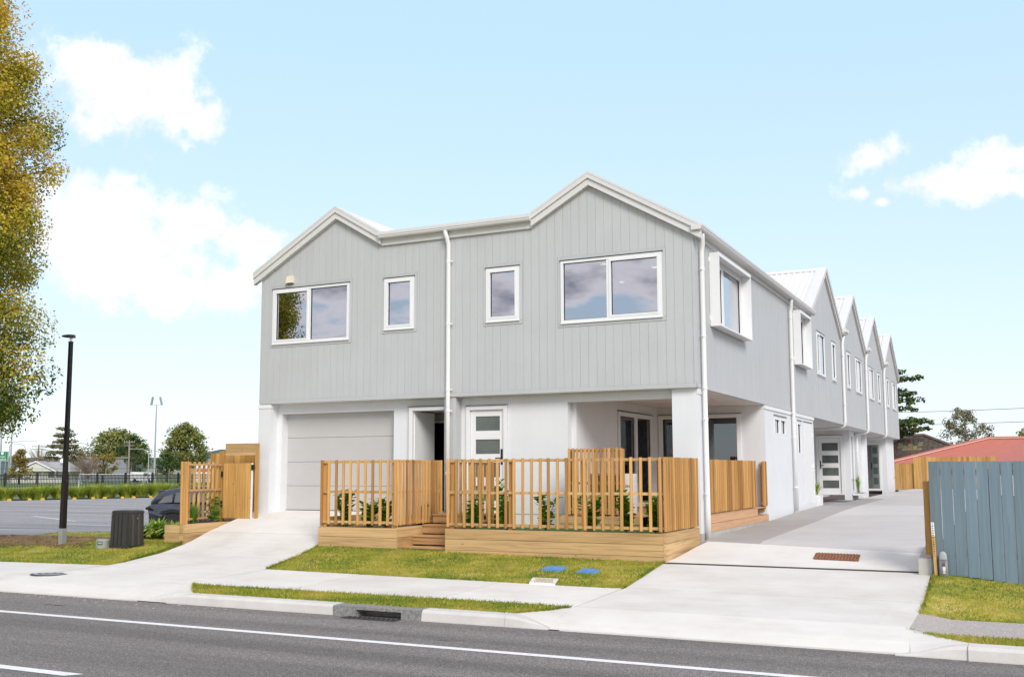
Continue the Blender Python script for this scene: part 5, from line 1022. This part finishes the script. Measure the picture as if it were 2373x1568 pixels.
def powerpole(x, y, zt, label, arm=2.6):
    t = thing('power_pole', label, 'power pole', (x,y,-.5), 'power poles'); put(MB().tube([(x,y,-.5), (x,y,zt)], [.26,.18], 8), 'pole', M['concpole'], t)
    for z in (zt-.5, zt-1.3): put(MB().obox((x,y,z), cr*arm/2, cf*.07, (0,0,.07)), 'crossarm', M['concpole'], t)
    for k in (-1,-.5,.5,1): put(MB().tube([Vector((x,y,zt-.42))+cr*k*arm/2.1, Vector((x,y,zt-.12))+cr*k*arm/2.1], .05, 6), 'insulator', M['hwall'], t)
    return t
powerpole(-189.9,167.4,9.6,'brown power pole with crossarms before the domed tree'); powerpole(-249.6,190.4,9.9,'distant power pole above the bare trees', 4)
wz = thing('power_lines', 'overhead wires running from the power pole', 'wires', (-189.9,167.4,9))
for k, z in enumerate((9.2,9.15,8.4,8.35)):
    a = Vector((-189.9,167.4,z)); b = Vector((-249.6,190.4,z+.2)); c = a.lerp(b,.5)+Vector((0,0,-1.2)); put(MB().tube([a, a.lerp(c,.5)+Vector((0,0,-.25)), c, c.lerp(b,.5)+Vector((0,0,-.25)), b], .03, 4), 'wire', M['wire'], wz)
w2 = thing('power_lines', 'thin overhead wires above the red roofed house', 'wires', (0,80,9))
for z in (7.4,6.2): put(MB().tube([(-30,86,z-.1), (0,84,z-.35), (40,82,z+.2)], .022, 4), 'wire', M['wire'], w2)
# road sign
rs = thing('road_sign', 'green motorway direction sign with white lettering at the far left', 'sign', (-176.4,121.8,-.5)); sc0 = Vector((-176.7,121.45,5.05)); sdir = cr.copy(); sdir.z = 0; sdir.normalize(); sn = Vector((sdir.y,-sdir.x,0))
put(MB().obox(sc0, sdir*1.75, sn*.03, (0,0,.95)), 'panel', M['sign'], rs)
bdr = MB()
for s in (-1,1): bdr.obox(sc0+sn*.034+Vector((0,0,s*.91)), sdir*1.72, sn*.004, (0,0,.025)); bdr.obox(sc0+sn*.034+sdir*s*1.70, sdir*.025, sn*.004, (0,0,.90))
put(bdr, 'border', M['signw'], rs)
srot = (R(90), 0, math.atan2(sdir.y, sdir.x))
text('Rotorua', 'lettering', M['signw'], sc0+sn*.05+Vector((0,0,-.08)), .62, srot, rs); text('Whakat\u0101ne', 'lettering', M['signw'], sc0+sn*.05+Vector((0,0,-.62)), .56, srot, rs)
put(MB().obox(sc0+sn*.04+sdir*.55+Vector((0,0,.55)), sdir*.25, sn*.004, (0,0,.25)), 'route_shield', M['signw'], rs)
for s in (-1.2,1.2): put(MB().tube([sc0+sdir*s+Vector((0,0,-5.6)), sc0+sdir*s+Vector((0,0,.8))], .06, 6), 'post', M['steel'], rs)
# distant house, shed, van, goal, backstop
def house(name, label, c, w, d, zw, zr, wallm, roofm, yaw=None):
    H = thing(name, label, 'house', (c[0],c[1],-.5)); e = sdir; f = Vector((-e.y,e.x,0)); c = Vector((c[0],c[1],0)); Z = lambda z: Vector((0,0,z))
    put(MB().obox(c+Z((zw-.5)/2), e*w/2, f*d/2, (0,0,(zw+.5)/2)), 'wall', wallm, H)
    rf = put(MB().prism([c-e*(w/2+.5)-f*(d/2+.4)+Z(zw), c-e*(w/2+.5)+f*(d/2+.4)+Z(zw), c-e*(w/2-2.5)+Z(zr)], [c+e*(w/2+.5)-f*(d/2+.4)+Z(zw), c+e*(w/2+.5)+f*(d/2+.4)+Z(zw), c+e*(w/2-1.5)+Z(zr)]), 'roof', roofm, H)
    g = c-f*(d/2+1.2)-e*w*.03
    put(MB().prism([g-e*4.0+Z(zw+.1), g+e*4.2+Z(zw+.1), g+Z(zr-.15)], [g-e*4.0+Z(zw+.1)+f*4, g+e*4.2+Z(zw+.1)+f*4, g+Z(zr-.15)+f*4]), 'gable_wall', wallm, H)
    for s in (-1,1): a = g+Z(zr-.02); b = g+e*s*4.6+Z(zw-.02); put(MB().prism([a-f*.25, b-f*.25, b-f*.25+Z(.22), a-f*.25+Z(.22)], [a+f*5, b+f*5, b+f*5+Z(.22), a+f*5+Z(.22)]), 'gable_roof', roofm, H); put(MB().prism([a-f*.35-Z(.05), b-f*.35-Z(.05), b-f*.35+Z(.24), a-f*.35+Z(.24)], [a-f*.26-Z(.05), b-f*.26-Z(.05), b-f*.26+Z(.24), a-f*.26+Z(.24)]), 'bargeboard', M['white'], H)
    for u in (-w*.42, w*.2, w*.34): put(MB().obox(c+e*u-f*(d/2+.02)+Z(1.3), e*.7, f*.03, (0,0,.6)), 'window', M['carglass'], H)
    put(MB().disc(c+e*w*.33-f*2+Z(zr+.3), .55, 14, -f+Z(.4), .08), 'satellite_dish', M['white'], H)
    return H
house('bungalow', 'grey roofed white bungalow beyond the playing field', (-194.3,147.5), 13, 7, 2.0, 4.2, M['hwall'], M['hroof'])
sh = thing('warehouse', 'long grey shed roof seen behind the tiered conifer', 'shed', (-222,185,-.5)); put(MB().obox((-222,185,2.6), sdir*11, Vector((-sdir.y,sdir.x,0))*4, (0,0,3.1)), 'wall', M['shed'], sh); put(MB().obox((-222,185,5.75), sdir*11.4, Vector((-sdir.y,sdir.x,0))*4.4, (0,0,.12)), 'roof', M['hroof'], sh)
hs = thing('shop_building', 'white commercial building with a red stripe right of the flood light', 'building', (-166,164,-.5)); fv = Vector((-sdir.y,sdir.x,0)); put(MB().obox((-160,168,1.4), sdir*6, fv*4, (0,0,1.9)), 'wall', M['vanw'], hs); put(MB().obox(Vector((-160,168,2.2))-fv*4.03, sdir*5.5, fv*.02, (0,0,.35)), 'sign_band', M['redroof'], hs)
vn = thing('van', 'white van parked beyond the playing field', 'van', (-166,148.8,-.5)); vc = Vector((-166,148.8,0)); Z = lambda z: Vector((0,0,z))
ps = [(-2.5,.35), (2.5,.35), (2.5,1.1), (1.9,1.35), (1.25,2.15), (-2.45,2.25), (-2.5,1.2)]
put(MB().prism([vc+sdir*u-fv*.9+Z(z-.35) for u, z in ps], [vc+sdir*u+fv*.9+Z(z-.35) for u, z in ps]), 'body', M['vanw'], vn)
for u in (-1.5,1.5): put(MB().tube([vc+sdir*u-fv*.95+Z(.05), vc+sdir*u+fv*.95+Z(.05)], .38, 14), 'wheel', M['tyre'], vn)
put(MB().prism([vc+sdir*u-fv*.91+Z(z-.35) for u, z in ((.5,1.35), (1.7,1.35), (1.2,2.0), (.5,2.0))], [vc+sdir*u-fv*.90+Z(z-.35) for u, z in ((.5,1.35), (1.7,1.35), (1.2,2.0), (.5,2.0))]), 'side_window', M['carglass'], vn)
gp = thing('goal_frame', 'white goal frame on the playing field behind the fence', 'goal', (-104,84,-.5)); a, b = Vector((-107.2,80,-.5)), Vector((-101.9,86,-.5))
put(MB().tube([a, a+Z(1.95), b+Z(1.95), b], .06, 6), 'front_frame', M['white'], gp)
for q in (a, b): put(MB().tube([q+Z(1.95), q+fv*1.6], .04, 6), 'stay', M['white'], gp)
bkp = thing('chain_link_fence', 'grey chain link fence with thin posts across the far side of the field', 'fence', (-144,113,-.5)); bc = Vector((-148,125,-.5))
for k in range(-11, 12): put(MB().tube([bc+sdir*k*2.4, bc+sdir*k*2.4+Z(3.0)], .04, 5), 'post', M['steel'], bkp)
for z in (1.5,3.0): put(MB().tube([bc-sdir*26+Z(z), bc+sdir*26+Z(z)], .03, 5), 'rail', M['iron'], bkp)
# hills
def hill(name, pts, dist_m, m, seed):
    mb = MB(); rr = random.Random(seed); top = []; n = 60
    for i in range(n+1):
        t = i/n; k = t*(len(pts)-1); j = min(len(pts)-2, int(k)); f = k-j; f = f*f*(3-2*f); p = Vector(pts[j]).lerp(Vector(pts[j+1]), f); top.append(p+Vector((0,0,rr.gauss(0,dist_m*.0009))))
    for i in range(n):
        a, b = top[i], top[i+1]; fw = Vector((a.x,a.y,0)).normalized()*dist_m*.25
        mb.face([(a.x-fw.x,a.y-fw.y,-1), (b.x-fw.x,b.y-fw.y,-1), b, a]); mb.face([a, b, (b.x+fw.x,b.y+fw.y,-1), (a.x+fw.x,a.y+fw.y,-1)])
    put(mb, name, m, kind='structure')
hill('hills', [(-1980,1500,8), (-1830,1660,38), (-1723,1787,40), (-1624,1877,62), (-1500,1990,80), (-1300,2120,60), (-1000,2250,20)], 2400, M['hill'], 3)
hill('pasture_hill', [(-1010,940,3), (-960,990,12), (-925,1030,22), (-880,1070,34), (-800,1130,36), (-650,1250,10)], 1400, M['hillg'], 5)
hill('hills', [(-2000,700,20), (-1800,900,34), (-1600,1180,30), (-1561,1224,29), (-1500,1330,22), (-1450,1420,6)], 1900, M['hill'], 9)
# parked car
cr0 = Vector((cr.x,cr.y,0)).normalized(); cf0 = Vector((-cr0.y,cr0.x,0))
def car(label, rear, yaw):
    C0 = thing('parked_car', label, 'car', (rear[0],rear[1],-.5)); e = (cr0*math.cos(yaw)+cf0*math.sin(yaw)); f = Vector((-e.y,e.x,0)); o = Vector((rear[0],rear[1],-.5)); X = lambda u, w, z: o+e*u+f*w+Vector((0,0,z))
    st = [(0.02,.62,.46,.96,.90), (.10,.40,.88,1.02,.95), (.45,.26,.97,1.06,.98), (1.0,.24,.98,1.05,.985), (2.4,.24,.98,1.02,.985), (3.4,.24,.975,1.0,.97), (4.2,.26,.94,.93,.93), (4.65,.36,.85,.84,.86), (4.78,.50,.6,.74,.7)]
    rings = []
    for u, zb_, wb, zt, wt in st: rings.append([X(u,-wb*.94,zb_), X(u,-wb,zb_+.12), X(u,-wb,(zb_+zt)/2), X(u,-wt*.97,zt), X(u,-wt*.80,zt+.03), X(u,wt*.80,zt+.03), X(u,wt*.97,zt), X(u,wb,(zb_+zt)/2), X(u,wb,zb_+.12), X(u,wb*.94,zb_)])
    bd = put(MB().loft(rings), 'body', M['carp'], C0, True)
    gh = [(.12,1.0,.74,1.22,.60), (.42,1.04,.80,1.50,.66), (.9,1.05,.84,1.60,.70), (1.7,1.05,.86,1.66,.72), (2.4,1.04,.86,1.64,.72), (2.9,1.03,.85,1.52,.70), (3.45,1.01,.82,1.08,.78)]
    put(MB().loft([[X(u,-wb,zb_), X(u,-wt-.03,zt-.05), X(u,-wt+.08,zt), X(u,wt-.08,zt), X(u,wt+.03,zt-.05), X(u,wb,zb_)] for u, zb_, wb, zt, wt in gh]), 'cabin', M['carp'], C0, True)
    def side(u, k):  # point on the cabin flank
        for (a, b) in zip(gh, gh[1:]):
            if u <= b[0]: t = (u-a[0])/(b[0]-a[0]); q = [x+(y-x)*t for x, y in zip(a, b)]; break
        return q[2]+(q[4]+.03-q[2])*k, q[1]+(q[3]-.05-q[1])*k
    for sgn in (-1,1):
        for us in ((.36,.84,.16,.70), (.90,1.62,.13,.80), (1.72,2.62,.13,.80)):
            pts = []
            for u, k in ((us[0],us[2]), (us[1],us[2]), (us[1] if us[0] > .5 else us[1],us[3]), (us[0]+(.22 if us[0] < .5 else .05),us[3] if us[0] > .5 else .62)): w, z = side(u, k); pts.append(X(u, sgn*(w+.012), z))
            n = f*sgn*.006; put(MB().prism([p-n for p in pts], [p+n for p in pts]), 'side_window', M['carglass'], C0)
        put(MB().obox(X(.05,sgn*.80,.93), e*.05, f*.17, (0,0,.045)), 'tail_light', M['red'], C0); put(MB().obox(X(1.2,sgn*.99,.90), e*.10, f*.012, (0,0,.012)), 'door_handle', M['carp'], C0)
        for u in (.88,3.78):
            c = X(u,sgn*.90,.37); w = put(MB().tube([c-f*.12, c+f*.12], .375, 24), 'wheel', M['tyre'], C0); put(MB().tube([c+f*sgn*.10, c+f*sgn*.125], .27, 20), 'rim', M['dark'], w)
            for k in range(5): a = k*1.2566; d = (e*math.cos(a)+Vector((0,0,1))*math.sin(a)); s_ = (e*-math.sin(a)+Vector((0,0,1))*math.cos(a)); put(MB().obox(c+f*sgn*.13+d*.13, d*.13, s_*.028, f*.008), 'spoke', M['rim'], w)
            ar = [X(u+math.cos(t)*.44, sgn*.988, .37+math.sin(t)*.44) for t in np.linspace(-.1, math.pi+.1, 12)]; put(MB().tube(ar, .028, 6), 'arch_trim', M['tyre'], C0)
    put(MB().prism([X(.10,-.60,1.06), X(.10,.60,1.06), X(.34,.54,1.44), X(.34,-.54,1.44)], [X(.09,-.60,1.06), X(.09,.60,1.06), X(.33,.54,1.45), X(.33,-.54,1.45)]), 'rear_window', M['carglass'], C0)
    put(MB().obox(X(1.0,0,1.70), e*.08, f*.015, (0,0,.03)), 'antenna_fin', M['carp'], C0); put(MB().obox(X(.42,0,1.52), e*.14, f*.60, (0,0,.015)), 'spoiler', M['carp'], C0)
car('glossy black sports utility car parked behind the slat fence', (-21.85,8.05), R(10))
# houses beyond the driveway end
rh = thing('red_roof_house', 'house with a low red corrugated iron hip roof behind the fences', 'house', (8,46,.5))
rp = [(-1.1,40.6,2.0), (14,40.6,2.0), (14,56,2.0), (-1.1,56,2.0)]; ra, rb_ = (3.7,48,3.45), (10,48,3.45)
put(MB().box(-.6,41.1,.3,13.5,55.5,2.0), 'wall', M['hwall'], rh)
def corr(a, b, c, d, n):
    a, b, c, d = map(Vector, (a, b, c, d)); mb = MB(); nrm = (b-a).cross(d-a).normalized(); nrm = nrm if nrm.z > 0 else -nrm; lo = []; hi = []
    for i in range(n*2+1):
        t = i/(n*2); w = .022 if i % 2 else 0; lo.append(a.lerp(b, t)+nrm*w); hi.append(d.lerp(c, t)+nrm*w)
    for i in range(n*2): mb.face([lo[i], lo[i+1], hi[i+1], hi[i]])
    return mb
R0 = put(corr(rp[0], rp[1], rb_, ra, 95), 'roof', M['redroof'], rh); put(corr(rp[3], rp[0], ra, ra, 90), 'roof_sheet', M['redroof'], rh); put(corr(rp[1], rp[2], rb_, rb_, 40), 'roof_sheet', M['redroof'], rh); put(corr(rp[2], rp[3], ra, rb_, 60), 'roof_sheet', M['redroof'], rh)
put(MB().tube([(rp[0][0],rp[0][1],2.06), (ra[0],ra[1],3.52), (rb_[0],rb_[1],3.52)], .09, 6), 'ridge_cap', M['redroof'], rh); put(MB().tube([(rp[0][0]+.14,rp[0][1]+.02,2.06), (ra[0]+.12,ra[1]-.2,3.49), (rb_[0],rb_[1]-.2,3.49)], .035, 5), 'cap_edge', mat('pink_edge', (.62,.42,.38), .6), rh)
th = thing('tiled_roof_house', 'house with a dark brown concrete tile hip roof behind the driveway end', 'house', (-1,62,.5))
put(MB().box(-5.4,57,.3,3.4,68,2.2), 'wall', M['hwall'], th); e0 = [(-6,56.2,2.1), (4,56.2,2.1), (4,69,2.1), (-6,69,2.1)]; ta, tb = (-1.75,61,4.1), (-.75,61,4.1)
TR_ = put(MB().face([e0[0], e0[1], tb, ta]).face([e0[1], e0[2], tb]).face([e0[2], e0[3], ta, tb]).face([e0[3], e0[0], ta]), 'roof', M['tile'], th)
fa_, fb_, fc_, fd_ = map(Vector, (e0[0], e0[1], tb, ta))
for j in range(13):
    for i in range(30):
        u0, u1, v0, v1 = i/30, (i+.94)/30, j/13, (j+1.08)/13
        def q(u, v): return fa_.lerp(fb_, u).lerp(fd_.lerp(fc_, u), min(1, v))
        # keep the tiles of a course the same width by clipping to the hip lines
        x0 = fa_.x+(fb_.x-fa_.x)*u0; x1 = x0+.31; v = (v0+v1)/2; lx = fa_.x+(fd_.x-fa_.x)*v; rx = fb_.x+(fc_.x-fb_.x)*v
        if x0 < lx-.1 or x1 > rx+.1: continue
        y0, z0 = fa_.y+(fd_.y-fa_.y)*v0, fa_.z+(fd_.z-fa_.z)*v0; y1, z1 = fa_.y+(fd_.y-fa_.y)*min(1,v1), fa_.z+(fd_.z-fa_.z)*min(1,v1)
        put(MB().hexa([(x0,y0,z0+.03), (x1,y0,z0+.03), (x1,y1,z1+.005), (x0,y1,z1+.005), (x0,y0,z0+.065), (x0+.16,y0,z0+.085) if False else (x1,y0,z0+.075), (x1,y1,z1+.035), (x0,y1,z1+.03)]), 'roof_tile', M['tilel'] if (-2.6 < x0 < -.9 and 5 < j < 10 and random.random() < .75) else M['tile'], TR_)
for a, b in ((e0[0],ta), (e0[1],tb), (ta,tb), (e0[2],tb)): put(MB().tube([Vector(a)+Vector((0,0,.08)), Vector(b)+Vector((0,0,.08))], .12, 6), 'ridge_tiles', M['ridge'], th)
put(MB().tube([(-1.15,56.0,2.2), (-1.15,56.0,3.75)], .018, 6), 'red_vent_pipe', M['redroof'], th)
# trees on the right
def macro():
    T = thing('macrocarpa_tree', 'dark macrocarpa tree with layered branches behind the far gable', 'tree', (-5.4,58,.3)); cl = []; limbs = []
    for i in range(84):
        z = random.uniform(3.2,8.3); a = random.uniform(-2.2,1.8); l = random.uniform(2.8,6.6)*(1.15-z/16)
        e = Vector((-5.4+math.cos(a)*l, 58+math.sin(a)*l, z+l*.10)); limbs.append(((z-.3)/10, e))
        for k in range(7): t = .35+.65*k/6; p = Vector((-5.4,58,z-.2)).lerp(e, t); cl.append((p.x+random.gauss(0,.25), p.y+random.gauss(0,.25), p.z+random.gauss(.05,.12), random.uniform(.35,.6)))
    trunk(T, (-5.4,58,.2), 9, .45, limbs=limbs); crown('crown', M['bgd'], T, cl, 46, .26, flat=.62)
macro()
tree('gum_tree', 'feathery grey green gum tree behind the red roof', 1.3, 78, 3.6, 6.9, 4.4, M['bgt'], 70, 60, .17, group='trees behind the driveway', base=.3, bark='barkl')
tree('dark_tree', 'dark rounded tree at the far right edge behind the red roof', 6.6, 72, 2.6, 5.4, 2.8, M['bgo'], 50, 40, .2, group='trees behind the driveway', base=.3)
